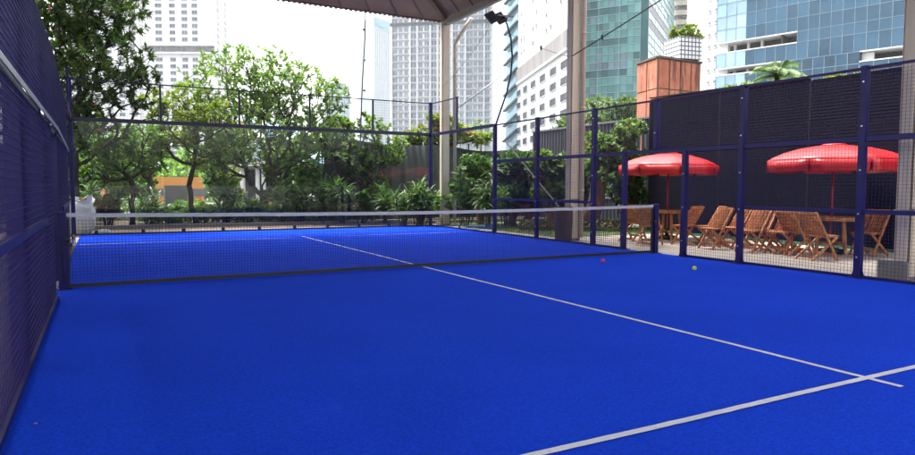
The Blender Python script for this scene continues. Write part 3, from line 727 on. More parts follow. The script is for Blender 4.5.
for zc in (.9, 2.4, 3.57):
    mb = MB(); mb.beam((-.05, 0, zc), (-.05, -8.4, zc), .05, .06); mb.build('rail', M['greybox'], t)
t = thing('corner_panel', 'tall grey mesh panel between the lawn and the black slat wall', 'screen', (11.3, 5.1, 0))
mb = MB(); mb.beam((-1.45, 0, 1.75), (.0, 0, 1.75), .02, 3.4); mb.build('panel', M['screengrey'], t)
for x in (-1.42, -.7, 0):
    mb = MB(); mb.box((x, -.03, 1.75), (.05, .04, 3.5)); mb.build('upright', M['darksteel'], t)
t = thing('boundary_screen', 'dark shade cloth boundary screen outside the left mesh fence', 'screen', (-7.9, -9, 0))
for k in range(16):
    mb = MB(); mb.beam((0, k * 2.2 + .02, 1.45), (0, k * 2.2 + 2.18, 1.45), .012, 2.8); mb.build('cloth', M['screen'], t)
for k in range(17):
    mb = MB(); mb.tube([(-.06, k * 2.2, 0), (-.06, k * 2.2, 2.95)], .03, 8); mb.build('post', M['darksteel'], t)
# ------------------------------------------------------------------ plants
LEAF = (np.array([(0, 0, 0), (-.13, .3, .02), (.13, .3, .02), (-.17, .62, .03), (.17, .62, .03), (0, 1, -.06), (0, .3, -.02), (0, .62, -.01)]),
        [(0, 6, 1), (0, 2, 6), (1, 6, 7, 3), (6, 2, 4, 7), (3, 7, 5), (7, 4, 5)])
LANCE = (np.array([(0, 0, 0), (-.15, .38, .0), (.15, .38, .0), (0, 1, -.16), (0, .4, -.03)]), [(0, 4, 1), (0, 2, 4), (1, 4, 3), (4, 2, 3)])
BROAD = (np.array([(0, 0, 0), (-.24, .25, .03), (.24, .25, .03), (-.27, .6, .03), (.27, .6, .03), (0, 1, -.08), (0, .4, -.03)]), [(0, 6, 1), (0, 2, 6), (1, 6, 3), (2, 4, 6), (3, 6, 5), (6, 4, 5)])
STRAPL = (np.array([(-.035, 0, 0), (.035, 0, 0), (-.05, .4, .06), (.05, .4, .06), (-.04, .75, .0), (.04, .75, .0), (0, 1, -.16)]), [(0, 1, 3, 2), (2, 3, 5, 4), (4, 5, 6)])
BLADE = (np.array([(-.05, 0, 0), (.05, 0, 0), (.02, 1, -.12)]), [(0, 1, 2)])
def unit(n): v = rng.normal(size=(n, 3)); return v / np.linalg.norm(v, axis=1, keepdims=True)
def skeleton(base, top, tips, r_tip=.012, kexp=.45, bend=.12, lenw=.35, nseg=4):
    """join every tip to the nearest earlier branch; radii follow the number of tips carried"""
    nodes = [Vector(base)]; par = [-1]; plen = [0.]
    nt_ = 6
    for i in range(1, nt_ + 1):
        q = Vector(base).lerp(Vector(top), i / nt_) + Vector((random.uniform(-1, 1), random.uniform(-1, 1), 0)) * bend * (i / nt_) * .6
        nodes.append(q); par.append(i - 1); plen.append(plen[-1] + (q - nodes[i - 1]).length)
    cnt = [0] * len(nodes); tipn = []
    order = sorted(tips, key=lambda p: (Vector(p) - Vector(top)).length)
    for p in order:
        p = Vector(p); arr = np.array([tuple(q) for q in nodes[3:]]); d = np.linalg.norm(arr - np.array(p), axis=1)
        dz = arr[:, 2] - p.z; cost = d + lenw * np.array(plen[3:]) + np.maximum(0, dz + .1) * 1.2
        j = int(np.argmin(cost)) + 3; a = nodes[j]; L = (p - a).length
        k = max(1, min(nseg, int(L / .25))); last = j
        off = Vector((random.uniform(-1, 1), random.uniform(-1, 1), random.uniform(-1.2, .2))) * L * bend
        for i in range(1, k + 1):
            s = i / k; q = a.lerp(p, s) + off * (4 * s * (1 - s))
            nodes.append(q); par.append(last); plen.append(plen[last] + (q - nodes[last]).length); cnt.append(0); last = len(nodes) - 1
        tipn.append(last)
    for q in tipn:
        while q >= 0: cnt[q] += 1; q = par[q]
    return nodes, par, cnt, tipn
def branch_mesh(nodes, par, cnt, r_tip, kexp, rmax, nside=6):
    kids = {}
    for i, p in enumerate(par): kids.setdefault(p, []).append(i)
    rad = [min(rmax, r_tip * max(1, c) ** kexp) for c in cnt]; mb = MB(); stack = [(0, None)]
    while stack:
        i, prev = stack.pop(); chain = [prev, i] if prev is not None else [i]
        while i in kids:
            ks = sorted(kids[i], key=lambda k: -cnt[k]); 
            for k in ks[1:]: stack.append((k, i))
            i = ks[0]; chain.append(i)
        if len(chain) > 1:
            rr = [rad[c] for c in chain]
            if prev is not None: rr[0] = rr[1]
            if chain[0] == 0: rr[0] *= 1.35
            mb.tube([nodes[c] for c in chain], rr, nside if rr[0] < .05 else 10)
    return mb
def ellipsoid_pts(clumps, n, shell=.45):
    w = np.array([c[3] * c[4] * c[5] for c in clumps]); w = w / w.sum(); out = []
    for c, k in zip(clumps, rng.multinomial(n, w)):
        v = unit(k); rr = rng.uniform(shell ** 3, 1, size=(k, 1)) ** (1 / 3); out.append(np.array(c[:3]) + v * rr * np.array(c[3:6]))
    return np.concatenate(out)
def rosettes(tips, outward, per, length, spread, droop, jitter=.25):
    """leaves in a whorl at each twig end"""
    n = len(tips); P = np.repeat(tips, per, 0); O = np.repeat(outward, per, 0); v = unit(n * per)
    v = v - O * np.sum(v * O, 1, keepdims=True); v /= np.maximum(np.linalg.norm(v, axis=1, keepdims=True), 1e-6)
    a = rng.uniform(spread[0], spread[1], (n * per, 1)); F = v * np.sin(a) + O * np.cos(a); F[:, 2] -= droop * rng.uniform(.3, 1.2, n * per)
    P = P - O * rng.uniform(0, .12, (n * per, 1)); up = O + .4 * unit(n * per); return P, F, up, length * rng.uniform(.6, 1.15, n * per)
def make_tree(name, label, cat, base, top, clumps, ntips, leafm, barkm, tmpl, per, length, spread=(.5, 1.5), droop=.15, r_tip=.012, kexp=.42, rmax=.2,
              bend=.12, group=None, flowers=0, upb=.6, shell=.45, trunk=True, lenw=.35, fsize=.10):
    t = thing(name, label, cat, base, 0, group); B = Vector(base)
    tips = ellipsoid_pts(clumps, ntips, shell); tips = tips[tips[:, 2] > .15]
    nodes, par, cnt, tipn = skeleton(base, top, [tuple(p) for p in tips], bend=bend, lenw=lenw)
    nodes = [q - B for q in nodes]
    if trunk: branch_mesh(nodes, par, cnt, r_tip, kexp, rmax).build('trunk', barkm, t)
    T = np.array([tuple(nodes[i]) for i in tipn]); Pn = np.array([tuple(nodes[par[i]]) for i in tipn]); O = T - Pn
    O = O / np.maximum(np.linalg.norm(O, axis=1, keepdims=True), 1e-6) + np.array([0, 0, upb]) + .3 * rng.normal(size=T.shape); O /= np.linalg.norm(O, axis=1, keepdims=True)
    P, F, up, sc = rosettes(T, O, per, length, spread, droop)
    scatter('crown', leafm, tmpl[0], tmpl[1], P, F, up, sc, t)
    if flowers:
        idx = rng.choice(len(T), min(flowers, len(T)), replace=False); P, F, up, sc = rosettes(T[idx] + O[idx] * .06, O[idx], 7, fsize, (.5, 1.4), 0)
        scatter('blossom', M['pink'], BROAD[0], BROAD[1], P, F, up, sc, t)
    return t
def cl(u, v, d, ru, rv, rd=None):
    """crown clump centred on a picture direction at distance d, radii in metres"""
    p = spot(u, d); return (p.x, p.y, hgt(v, d), ru, rd or ru, rv)
# dark mango-like tree at the left
b = spot(72, 19.5)
make_tree('shade_tree', 'tall dark green leafy tree rising behind the left fence with pink blossoms', 'tree', b, spot(78, 19.5, 2.2),
          [cl(70, 20, 19.5, 1.5, 1.5), cl(105, 10, 19.5, 1.4, 1.0), cl(115, 62, 19, 1.3, .85), cl(75, 85, 19.5, 1.2, 1.1), cl(140, 78, 19.5, .75, .55), cl(50, 40, 19.5, 1.2, 1.5), cl(95, -25, 19.5, 1.8, .9),
           cl(140, 20, 19.5, .6, .35), cl(85, 125, 19.8, 1.0, .8), cl(128, 102, 19.3, .7, .4), cl(110, 140, 19.6, .9, .6), cl(150, 110, 19.4, .5, .3)],
          1150, M['mango'], M['barkdark'], LANCE, 22, .21, (.3, 1.5), .45, .007, .42, .17, flowers=16, upb=.1, shell=.2, fsize=.11)
b = spot(-12, 27)
make_tree('shade_tree', 'tall leafy tree outside the left fence seen only through its mesh', 'tree', b, spot(-10, 27, 2.5),
          [cl(-10, 20, 27, 2.2, 2.4), cl(18, 70, 27, 1.6, 1.5), cl(-40, 90, 27, 1.8, 1.8), cl(20, 130, 27, 1.3, 1.2), cl(-10, 160, 27, 1.6, .9)],
          520, M['mango'], M['barkdark'], LANCE, 22, .26, (.3, 1.5), .45, .008, .42, .17, upb=.1, shell=.2)
# large frangipani in the middle and its neighbours
b = spot(262, 24)
make_tree('frangipani', 'broad frangipani tree with open candelabra branches behind the middle of the end glass', 'tree', b, spot(266, 24, 1.1),
          [cl(232, 88, 24, 1.9, 1.5), cl(300, 98, 24, 1.75, 1.25), cl(265, 78, 24, 1.7, 1.25), cl(200, 108, 24, 1.0, 1.0), cl(335, 98, 24, .8, .7), cl(265, 135, 24, 2.7, 1.3), cl(212, 150, 23.6, 1.3, 1.0), cl(322, 148, 23.6, 1.3, .9)],
          1500, M['frang'], M['bark'], LEAF, 10, .205, (.5, 1.55), .05, .0062, .42, .11, .16, shell=.1, flowers=12, group='frangipani trees behind the end glass')
b = spot(196, 22)
make_tree('frangipani', 'slender forked frangipani with yellowing leaves left of the broad one', 'tree', b, spot(188, 22, 1.3),
          [cl(178, 128, 22, 1.0, .7), cl(160, 105, 22, .7, .5), cl(205, 150, 22, .7, .6), cl(150, 150, 22, .8, .5), cl(190, 95, 22, .6, .4), cl(215, 115, 22, .6, .6)],
          300, M['frangy'], M['barkdark'], LEAF, 11, .21, (.5, 1.5), .1, .0075, .42, .12, .16, group='frangipani trees behind the end glass', flowers=2)
b = spot(132, 20.8)
make_tree('frangipani', 'dark forked frangipani under the tall shade tree', 'tree', b, spot(134, 20.8, 1.5),
          [cl(120, 150, 20.8, .9, .5), cl(150, 160, 20.8, .6, .45), cl(100, 165, 20.8, .8, .6), cl(145, 135, 20.8, .7, .4)],
          300, M['shrub'], M['barkdark'], LEAF, 11, .20, (.5, 1.5), .15, .007, .42, .11, .2, group='frangipani trees behind the end glass')
b = spot(372, 24)
make_tree('leafy_tree', 'light green leafy young tree left of the far shade screen', 'tree', b, spot(370, 24, 1.6),
          [cl(372, 130, 24, .75, .7), cl(390, 155, 24, .55, .5), cl(360, 165, 24, .7, .7), cl(378, 185, 24, .6, .4), cl(350, 148, 24, .5, .4), cl(402, 140, 24, .35, .3)],
          230, M['frang'], M['bark'], BROAD, 12, .16, (.4, 1.5), .2, .009, .42, .07, .12)
b = spot(450, 26.5)
make_tree('frangipani', 'frangipani with pink blossoms topping the far shade screen beside the corner column', 'tree', b, spot(450, 26.5, 2.0),
          [cl(425, 136, 26.5, .8, .35), cl(455, 132, 26.5, .7, .45), cl(478, 138, 26.5, .6, .3), cl(405, 140, 26.5, .5, .25), cl(440, 120, 26.5, .6, .3)],
          260, M['frangy'], M['bark'], LEAF, 12, .26, (.5, 1.5), .05, .016, .42, .12, .16, group='frangipani trees behind the end glass', flowers=16, fsize=.14)
for k, (u, d, cls, nt_, mt, lab) in enumerate((
    (100, 25.5, [(100, 150, 1.0, .7), (82, 130, .8, .6), (122, 168, .8, .5), (90, 180, .9, .5)], 420, 'shrub', 'dense green garden tree behind the white sack'),
    (152, 27.5, [(148, 148, .9, .5), (168, 138, .8, .5), (130, 138, .7, .5), (140, 168, .7, .4)], 330, 'frangy', 'yellow green garden tree above the orange wall'),
    (226, 27.0, [(226, 152, 1.0, .6), (214, 172, .6, .6), (238, 138, .8, .5), (222, 190, .6, .4)], 400, 'frang', 'bushy garden tree right of the orange wall'),
    (297, 27.5, [(292, 150, 1.0, .6), (312, 140, .8, .5), (283, 168, .6, .4), (302, 180, .8, .4)], 380, 'shrub', 'bushy garden tree before the sloping stair roof'),
    (340, 26.5, [(338, 128, .7, .5), (350, 150, .6, .5), (333, 170, .5, .4), (345, 192, .7, .4)], 330, 'frang', 'narrow garden tree at the low end of the stair roof'),
    (263, 25.5, [(285, 190, .6, .4), (278, 172, .5, .5)], 240, 'shrub', 'dark garden tree before the white pavilion'),
    (322, 25.2, [(322, 182, .9, .5), (308, 170, .5, .4)], 260, 'shrub', 'dark garden tree below the sloping stair roof'),
    (118, 29.5, [(118, 180, 1.1, .7), (104, 165, .7, .5), (132, 190, .8, .5)], 330, 'frang', 'light green garden tree between the orange hut and the orange wall'),
    (143, 30.5, [(142, 172, .7, .5), (146, 188, .6, .5)], 200, 'frangy', 'yellow green garden tree at the left edge of the orange wall'),
    (226, 30.0, [(224, 178, .8, .6), (212, 160, .7, .5), (232, 195, .7, .4)], 300, 'frangy', 'yellow green garden tree between the orange wall and the pavilion'),
    (62, 23.5, [(70, 150, .8, .7), (75, 185, .8, .6), (80, 112, .8, .6)], 420, 'deep', 'dark garden tree hugging the left fence end'))):
    b = spot(u, d)
    make_tree('garden_tree', lab, 'tree', b, spot(u, d, 1.3), [cl(a_[0], a_[1], d, a_[2], a_[3]) for a_ in cls], nt_, M[mt], M['barkdark'], BROAD, 13, .17, (.4, 1.5), .2, .007, .42, .08, .14, group='garden trees behind the planting bed', shell=.2)
# twisted tree by the middle column
b = spot(588, 20.2); tt = spot(612, 20.2, 2.9)
make_tree('twisted_tree', 'gnarled tree with thick leaning red brown trunk beside the middle column', 'tree', b, tt,
          [cl(612, 148, 20.2, .75, .45), cl(628, 128, 20, .5, .4), cl(590, 160, 20.2, .6, .35), cl(606, 172, 20, .6, .35), cl(635, 158, 20.2, .4, .4), cl(596, 140, 20.4, .45, .3)],
          420, M['frang'], M['barkred'], BROAD, 13, .15, (.4, 1.5), .15, .012, .50, .24, .2)
for k, (u, d, s, lab) in enumerate(((549, 20.3, 1, 'bushy shrub with a split red brown stump left of the middle column'), (527, 21.5, .8, 'dark glossy shrub behind the mesh two posts left of the middle column'), (512, 22.5, 1, 'dark shrub beside the dracaena near the floodlight post'), (626, 21, 1, 'dark shrub before the grey mesh panel, right of the twisted tree'), (480, 23.0, 1, 'dark shrub against the shade cloth screen right of the corner column'), (572, 22.4, 1, 'dark shrub half hidden behind the middle column'))):
    b = spot(u, d)
    make_tree('garden_shrub', lab, 'shrub', b, spot(u + 3, d, .7),
              [cl(u - 6, 165, d, .5, .45), cl(u + 8, 168, d, .45, .4), cl(u, 190, d, .6, .5), cl(u + 10, 196, d, .4, .4)], 330, M['frang' if k == 0 else 'deep'], M['barkred'], BROAD, 12, .17, (.4, 1.5), .15, .012, .5, .14, .2)
# feathery trees far behind
for k, (u, v, d, sx, sz, lab) in enumerate(((612, 112, 42, 2.6, 1.0, 'feathery tree crown in front of the teal tower'), (585, 128, 40, 2.0, .9, 'lower feathery tree beyond the grey sheet fence left of the orange shaft'), (638, 118, 46, 1.6, 1.2, 'feathery tree touching the orange shaft'))):
    b = spot(u, d)
    make_tree('feathery_tree', lab, 'tree', b, spot(u, d, hgt(v, d) * .6), [cl(u, v, d, sx, sz), cl(u - 22, v + 10, d, sx * .6, sz * .7), cl(u + 18, v + 8, d, sx * .6, sz * .7)], 500, M['feather'], M['barkdark'], LANCE, 22, .30, (.6, 1.6), .15, .02, .42, .2,
              group='feathery trees beyond the sheet fence', upb=.3)
# low plants behind the end glass
def rosette_plant(name, label, cat, pos, stems, h, nleaf, L, mat, tmpl, group, spread=(.25, 1.5), droop=.35, barkm='barkdark', wide=.35):
    t = thing(name, label, cat, pos, 0, group); mb = MB(); Ps, Fs, Us, Ss = [], [], [], []
    for s in range(stems):
        a = random.uniform(0, 6.28); rr = random.uniform(.0, wide); hh = h * random.uniform(.45, 1)
        e = Vector((rr * math.cos(a), rr * math.sin(a), hh)); p0 = Vector((rr * .4 * math.cos(a), rr * .4 * math.sin(a), 0))
        mb.tube([p0, p0.lerp(e, .5) + Vector((random.uniform(-.05, .05), random.uniform(-.05, .05), 0)), e], [.022, .018, .014], 6)
        for lv in range(3):
            c = np.array([tuple(p0.lerp(e, 1 - .17 * lv))]); P, F, U, S = rosettes(c, np.array([[0, 0, 1.]]), nleaf // 3, L, spread, droop); Ps.append(P); Fs.append(F); Us.append(U); Ss.append(S)
    mb.build('stem', M[barkm], t)
    scatter('foliage', mat, tmpl[0], tmpl[1], np.concatenate(Ps), np.concatenate(Fs), np.concatenate(Us), np.concatenate(Ss), t); return t
GP = 'low plants behind the end glass'
low = [  # u, d, kind, height, label
    (108, 20.6, 'croton', 1.0, 'broad red and green leaved plant right of the white sack'),
    (88, 21.5, 'strap', 1.3, 'dark strap leaved plant behind the white sack'),
    (150, 21.8, 'strap', .75, 'strap leaved plant before the orange wall, left end'),
    (172, 22.5, 'broad', .6, 'dark broad leaved plant before the orange wall'),
    (226, 22.2, 'strap', 1.3, 'strap leaved clump between orange wall and white pavilion'),
    (205, 22.6, 'broad', .6, 'broad leaved plant right of the orange wall'),
    (248, 22.4, 'strap', .6, 'low strap leaved clump before the white pavilion'),
    (283, 22.4, 'strap', 1.4, 'tall strap leaved clump right of the broad frangipani trunk'),
    (300, 22.6, 'strap', 1.2, 'strap leaved clump under the sloping glass roof, left one'),
    (322, 22.6, 'strap', 1.3, 'strap leaved clump under the sloping glass roof, middle one'),
    (344, 22.2, 'strap', 1.3, 'strap leaved clump below the low end of the sloping roof'),
    (362, 22.4, 'broad', 1.1, 'broad leaved plant at the foot of the light green tree'),
    (384, 22.6, 'strap', 1.0, 'strap leaved plant at the left end of the shade screen'),
]
def lowplant(u, d, k, h, lab):
    if k == 'croton': rosette_plant('croton', lab, 'plant', spot(u, d, .03), 9, h, 36, .32, M['croton'], BROAD, GP, (.2, 1.3), .3)
    elif k == 'strap': rosette_plant('strap_plant', lab, 'plant', spot(u, d, .03), 6, h, 42, .62, M['strap' if int(u) % 2 else 'deep'], STRAPL, GP, (.2, 1.5), .4)
    else: rosette_plant('broad_plant', lab, 'plant', spot(u, d, .03), 8, h, 27, .28, M['shrub' if int(u) % 2 else 'deep'], BROAD, GP, (.4, 1.5), .25)
for a in low: lowplant(*a)
rosette_plant('bamboo_palm', 'feathery bamboo palm in the far corner before the shade screen', 'plant', spot(420, 21.7, .03), 14, 1.45, 36, .5, M['strap'], STRAPL, GP, (.3, 1.4), .35, wide=.55)
rosette_plant('bamboo_palm', 'second bamboo palm close to the corner post, behind the glass', 'plant', spot(404, 21.4, .03), 9, 1.0, 36, .45, M['deep'], STRAPL, GP, (.3, 1.4), .35, wide=.4)
rosette_plant('rubber_plant', 'rubber plant with large dark leaves right of the corner column', 'plant', spot(466, 21.6, .03), 9, 1.9, 24, .34, M['deep'], BROAD, GP, (.5, 1.5), .1, wide=.5)
rosette_plant('dracaena', 'tall dracaena with arching strap leaves left of the fence post with the floodlight', 'plant', spot(489, 21.0, .0), 5, 2.1, 54, .62, M['strap'], STRAPL, GP, (.3, 1.7), .45, 'bark', .3)
rosette_plant('dracaena', 'shorter dracaena behind the fence post with the floodlight', 'plant', spot(506, 21.8, .0), 5, 1.5, 48, .55, M['shrub'], STRAPL, GP, (.3, 1.7), .4, 'bark', .3)
rosette_plant('croton', 'mixed green and red plant low against the shade cloth, right of the corner post', 'plant', spot(442, 22.6, .03), 8, 1.3, 33, .34, M['shrub'], BROAD, GP, (.4, 1.5), .2, wide=.5)
# clipped hedge and ground cover
def hedge(name, label, pts, h, w, n, mat):
    t = thing(name, label, 'hedge', pts[0]); P = []
    for a, b in zip(pts, pts[1:]):
        k = n // (len(pts) - 1); s = rng.uniform(0, 1, (k, 1)); c = np.array(a) * (1 - s) + np.array(b) * s
        x = rng.uniform(-1, 1, k); z = rng.uniform(0, 1, k) ** .6; d = Vector(b) - Vector(a); nrm = np.array([-d.y, d.x, 0]) / max(d.length, 1e-6)
        hh = h * (1 + .18 * np.sin(c[:, 0] * 3.1) + .1 * np.sin(c[:, 0] * 9)); P.append(c + nrm * (x * w / 2)[:, None] + np.stack([0 * x, 0 * x, z * hh], 1))
    P = np.concatenate(P) - np.array(pts[0]); F = unit(len(P)); F[:, 2] = abs(F[:, 2]) + .2
    scatter('foliage', mat, BROAD[0], BROAD[1], P, F, unit(len(P)), rng.uniform(.06, .13, len(P)), t)
    mb = MB()
    for i in range(40):
        q = P[i * (len(P) // 40)]; mb.tube([(q[0], q[1], 0), (q[0] + .03, q[1], max(.05, q[2]))], [.012, .006], 5)
    mb.build('stem', M['barkdark'], t); return t
hedge('hedge', 'low clipped hedge running along the planting bed behind the end glass', [spot(140, 21.5), spot(250, 23.2), spot(345, 23.2)], .5, .7, 9000, M['shrub'])
hedge('hedge', 'loose wide hedge at the back of the planting bed', [spot(70, 23.5), spot(220, 26), spot(400, 26)], .6, .9, 8000, M['shrub'])
n = 5200; X = rng.uniform(5.95, 11.2, n); Y = rng.uniform(4.3, 11.2, n)
o = scatter('grass', M['grass'], BLADE[0], BLADE[1], np.stack([X, Y, np.full(n, -.015)], 1), np.stack([rng.normal(0, .35, n), rng.normal(0, .35, n), np.ones(n)], 1), unit(n), rng.uniform(.05, .12, n)); o['kind'] = 'stuff'
tag(o, 'short grass of the lawn beyond the mesh fence', 'grass')
n = 2600; c = np.array([tuple(spot(u, d, .0)) for u, d in zip(rng.uniform(520, 625, n), rng.normal(20.0, .45, n))]); c[:, 2] = rng.uniform(0, .22, n)
o = scatter('ground_cover', M['croton'], LANCE[0], LANCE[1], c, np.abs(unit(n)) * np.array([1, 1, 1]) * rng.choice([-1, 1], (n, 3)) * np.array([1, 1, 0]) + np.array([0, 0, .5]), unit(n), rng.uniform(.08, .2, n)); o['kind'] = 'stuff'
tag(o, 'reddish ground cover round the tree trunks on the lawn', 'ground cover')
n = 9000; u_ = rng.uniform(20, 300, n); dd_ = rng.normal(58, 3, n); c = np.array([tuple(spot(a, b)) for a, b in zip(u_, dd_)]); top_ = 3.6 + 1.0 * np.sin(u_ * .11) + .6 * np.sin(u_ * .31)
c[:, 2] = rng.uniform(0, 1, n) ** .7 * top_
o = scatter('treeline', M['shrub'], BROAD[0], BROAD[1], c, unit(n), unit(n), rng.uniform(.3, .6, n)); o['kind'] = 'stuff'
tag(o, 'far line of green bushes behind the orange wall and garden trees', 'treeline')
# palms
def palm(label, loc, h, L, nf, group=None, r=.1):
    t = thing('palm', label, 'palm', loc, 0, group); mb = MB(); top = Vector((.1, .05, h)); mb.tube([(0, 0, 0), (.05, 0, h * .5), top], [r, r * .85, r * .7], 9); mb.build('trunk', M['bark'], t)
    P, F, U, S = [], [], [], []
    rb = MB()
    for i in range(nf):
        a = 2.4 * i + random.uniform(-.3, .3); el = random.uniform(.15, 1.25); d = Vector((math.cos(a) * math.cos(el), math.sin(a) * math.cos(el), math.sin(el))); ln = L * random.uniform(.75, 1.1)
        pts = [top + d * ln * s + Vector((0, 0, -.55 * ln * s * s)) for s in np.linspace(0, 1, 12)]; rb.tube(pts, [.02 - .0014 * k for k in range(12)], 5)
        for k in range(2, 44):
            s = k / 44 * 11; i0 = min(10, int(s)); p = pts[i0].lerp(pts[i0 + 1], s - i0); tg = (pts[i0 + 1] - pts[i0]).normalized(); side = tg.cross(Vector((0, 0, 1))).normalized()
            for sg in (-1, 1):
                P.append(p); F.append(side * sg + tg * .7 + Vector((0, 0, -.35))); U.append((0, 0, 1)); S.append(ln * .27 * (1 - .6 * abs(k / 44 - .4)))
    cr = scatter('crown', M['strap'], BLADE[0], BLADE[1], [tuple(q) for q in P], [tuple(q) for q in F], U, S, t)
    rb.build('midrib', M['shrub'], cr); return t
p = spot(772, 19); palm('palm with arching fronds showing over the top of the black slat wall', (p.x, p.y, 0), hgt(72, 19) - .1, 1.25, 17)
p = spot(480, 60); palm('small faraway palm left of the white building base', (p.x, p.y, 0), hgt(128, 60), 2.2, 13)
for k, (u, v, d, lab) in enumerate(((735, 86, 19.5, 'leafy shrub top left of the palm above the black slat wall'), (838, 76, 17.5, 'leafy shrub top right of the palm above the black slat wall'), (712, 92, 21, 'leafy shrub top by the white tower foot above the slat wall'))):
    b = spot(u, d); make_tree('tall_shrub', lab, 'shrub', b, spot(u, d, hgt(v, d) * .7), [cl(u, v + 4, d, .5, .22), cl(u + 12, v + 2, d, .4, .2), cl(u - 10, v + 6, d, .4, .2)], 60, M['frangy'], M['bark'], LANCE, 14, .2, (.3, 1.5), .2, .012, .42, .07, group='shrub tops above the slat wall')

# ------------------------------------------------------------------ orange shaft with tiled planter
a, b_, c = spot(635, 36), spot(655, 34), spot(697, 35.6)
t = thing('orange_shaft', 'weathered orange rendered shaft rising behind the slat wall', 'shaft', spot(655, 34))
zt = hgt(59, 34.5); o0 = t.location
fr = [rel(t, a), rel(t, b_), rel(t, c)]; fr.append(fr[0] + fr[2] - fr[1])
mb = MB(); ring0 = [q + Vector((0, 0, 0)) for q in fr]; ring1 = [Vector((q.x, q.y, zt)) for q in fr]
mb.add(ring0 + ring1, [(0, 1, 5, 4), (1, 2, 6, 5), (2, 3, 7, 6), (3, 0, 4, 7), (4, 5, 6, 7)]); mb.build('body', M['ledge'], t)
mb = MB()
for i in range(4):
    p, q = ring1[i], ring1[(i + 1) % 4]; mb.beam(p + Vector((0, 0, .05)), q + Vector((0, 0, .05)), .22, .10)
mb.build('coping', M['ledge'], t)
for (p, q) in ((fr[0], fr[1]), (fr[1], fr[2])):
    d = (q - p); nrm = Vector((d.y, -d.x, 0)).normalized(); nn = 2 if d.length < 2.5 else 4
    for k in range(nn):
        for j, (z0, z1) in enumerate(((2.2, 4.2), (4.26, 6.3), (6.36, zt - .06))):
            s0, s1 = k / nn + random.uniform(.012, .03), (k + 1) / nn - random.uniform(.012, .03); mb = MB(); e = random.uniform(.004, .03)
            A, B2 = p.lerp(q, s0), p.lerp(q, s1); cc = (A + B2) / 2 + nrm * e; mb.beam((A + nrm * e) + Vector((0, 0, (z0 + z1) / 2)), (B2 + nrm * e) + Vector((0, 0, (z0 + z1) / 2)), .05, z1 - z0); mb.build('render_panel', M['rust'], t)
t2 = thing('tiled_planter', 'white planter with dark square grid on top of the orange shaft', 'planter', spot(679, 35.5, zt + .1))
w = 1.35; h = hgt(39, 35.5) - zt - .1
mb = MB(); rot = Matrix.Rotation(R(18) - YAW, 3, 'Z')
mb.box((0, 0, h / 2), (w, w, h), 0, rot); o = mb.build('box', M['tile'], t2)
uvl = o.data.uv_layers.new(name='uv')
for poly in o.data.polygons:
    n_ = poly.normal
    for li in poly.loop_indices:
        q = rot.transposed() @ o.data.vertices[o.data.loops[li].vertex_index].co; nn = rot.transposed() @ n_
        uvl.data[li].uv = ((q.y if abs(nn.x) > .5 else q.x) + 5, q.z + .01)
mb = MB(); mb.box((0, 0, h + .005), (w - .1, w - .1, .03), 0, rot); mb.build('soil', M['soil'], t2)
bp_ = spot(679, 35.5, zt + .1 + h)
make_tree('planter_shrub', 'bright green shrub growing in the tiled planter', 'shrub', bp_, bp_ + Vector((0, 0, .3)), [cl(683, 32, 35.5, .6, .4), cl(672, 34, 35.5, .35, .3), cl(692, 36, 35.5, .4, .22), cl(668, 27, 35.5, .2, .15)], 90, M['frangy'], M['bark'], BROAD, 12, .2, (.3, 1.5), .15, .01, .42, .05)

# ------------------------------------------------------------------ things beyond the planting
t = thing('orange_wall', 'orange rendered wall seen through the plants', 'wall', spot(178, 34))
d = RGT; A = rel(t, spot(150, 34)); B2 = rel(t, spot(203, 34)); mb = MB(); z1 = hgt(178, 34); mb.beam(A + Vector((0, 0, z1 / 2)), B2 + Vector((0, 0, z1 / 2)), .3, z1); mb.build('body', M['orange'], t)
mb = MB(); mb.beam(A + Vector((0, 0, .95)) - FWD * .2, B2 + RGT * .3 + Vector((0, 0, .95)) - FWD * .2, .06, .35); mb.build('rail', M['greybox'], t)
mb = MB(); mb.box(rel(t, spot(176, 31)) + Vector((0, 0, .65)), (1.0, .6, 1.3)); o = mb.build('cabinet', M['greybox']); o.location = t.location; tag(o, 'grey cabinet standing before the orange wall', 'cabinet')
t = thing('orange_hut', 'small orange fronted hut glimpsed above the white sack', 'hut', spot(82, 33))
mb = MB(); mb.beam(rel(t, spot(66, 33)) + Vector((0, 0, 1.2)), rel(t, spot(98, 33)) + Vector((0, 0, 1.2)), 1.5, 2.4); mb.build('body', M['orange'], t); mb = MB(); mb.beam(rel(t, spot(64, 33)) + Vector((0, 0, 2.46)), rel(t, spot(100, 33)) + Vector((0, 0, 2.46)), 1.9, .1); mb.build('roof', M['roofdark'], t)
t = thing('pavilion', 'white pavilion with columns half hidden by the frangipani', 'building', spot(258, 38))
mb = MB(); z1 = hgt(160, 38); mb.beam(rel(t, spot(228, 39)) + Vector((0, 0, z1 / 2)), rel(t, spot(300, 39)) + Vector((0, 0, z1 / 2)), 3, z1); mb.build('wall', M['offw'], t)
for u in (243, 258, 264, 280, 292):
    mb = MB(); mb.tube([rel(t, spot(u, 36.6)), rel(t, spot(u, 36.6, hgt(168, 36.6)))], .12, 10); mb.build('column', M['white'], t)
mb = MB(); mb.beam(rel(t, spot(226, 36.8)) + Vector((0, 0, hgt(164, 36.8))), rel(t, spot(302, 36.8)) + Vector((0, 0, hgt(164, 36.8))), 1.6, .3); mb.build('eaves', M['white'], t)
mb = MB(); mb.beam(rel(t, spot(246, 37.45)) + Vector((0, 0, 1.1)), rel(t, spot(276, 37.45)) + Vector((0, 0, 1.1)), .1, 2.2); mb.build('doorway', M['windark'], t)
t = thing('yellow_barrier', 'row of yellow painted barrier panels low behind the hedge', 'barrier', spot(268, 31))
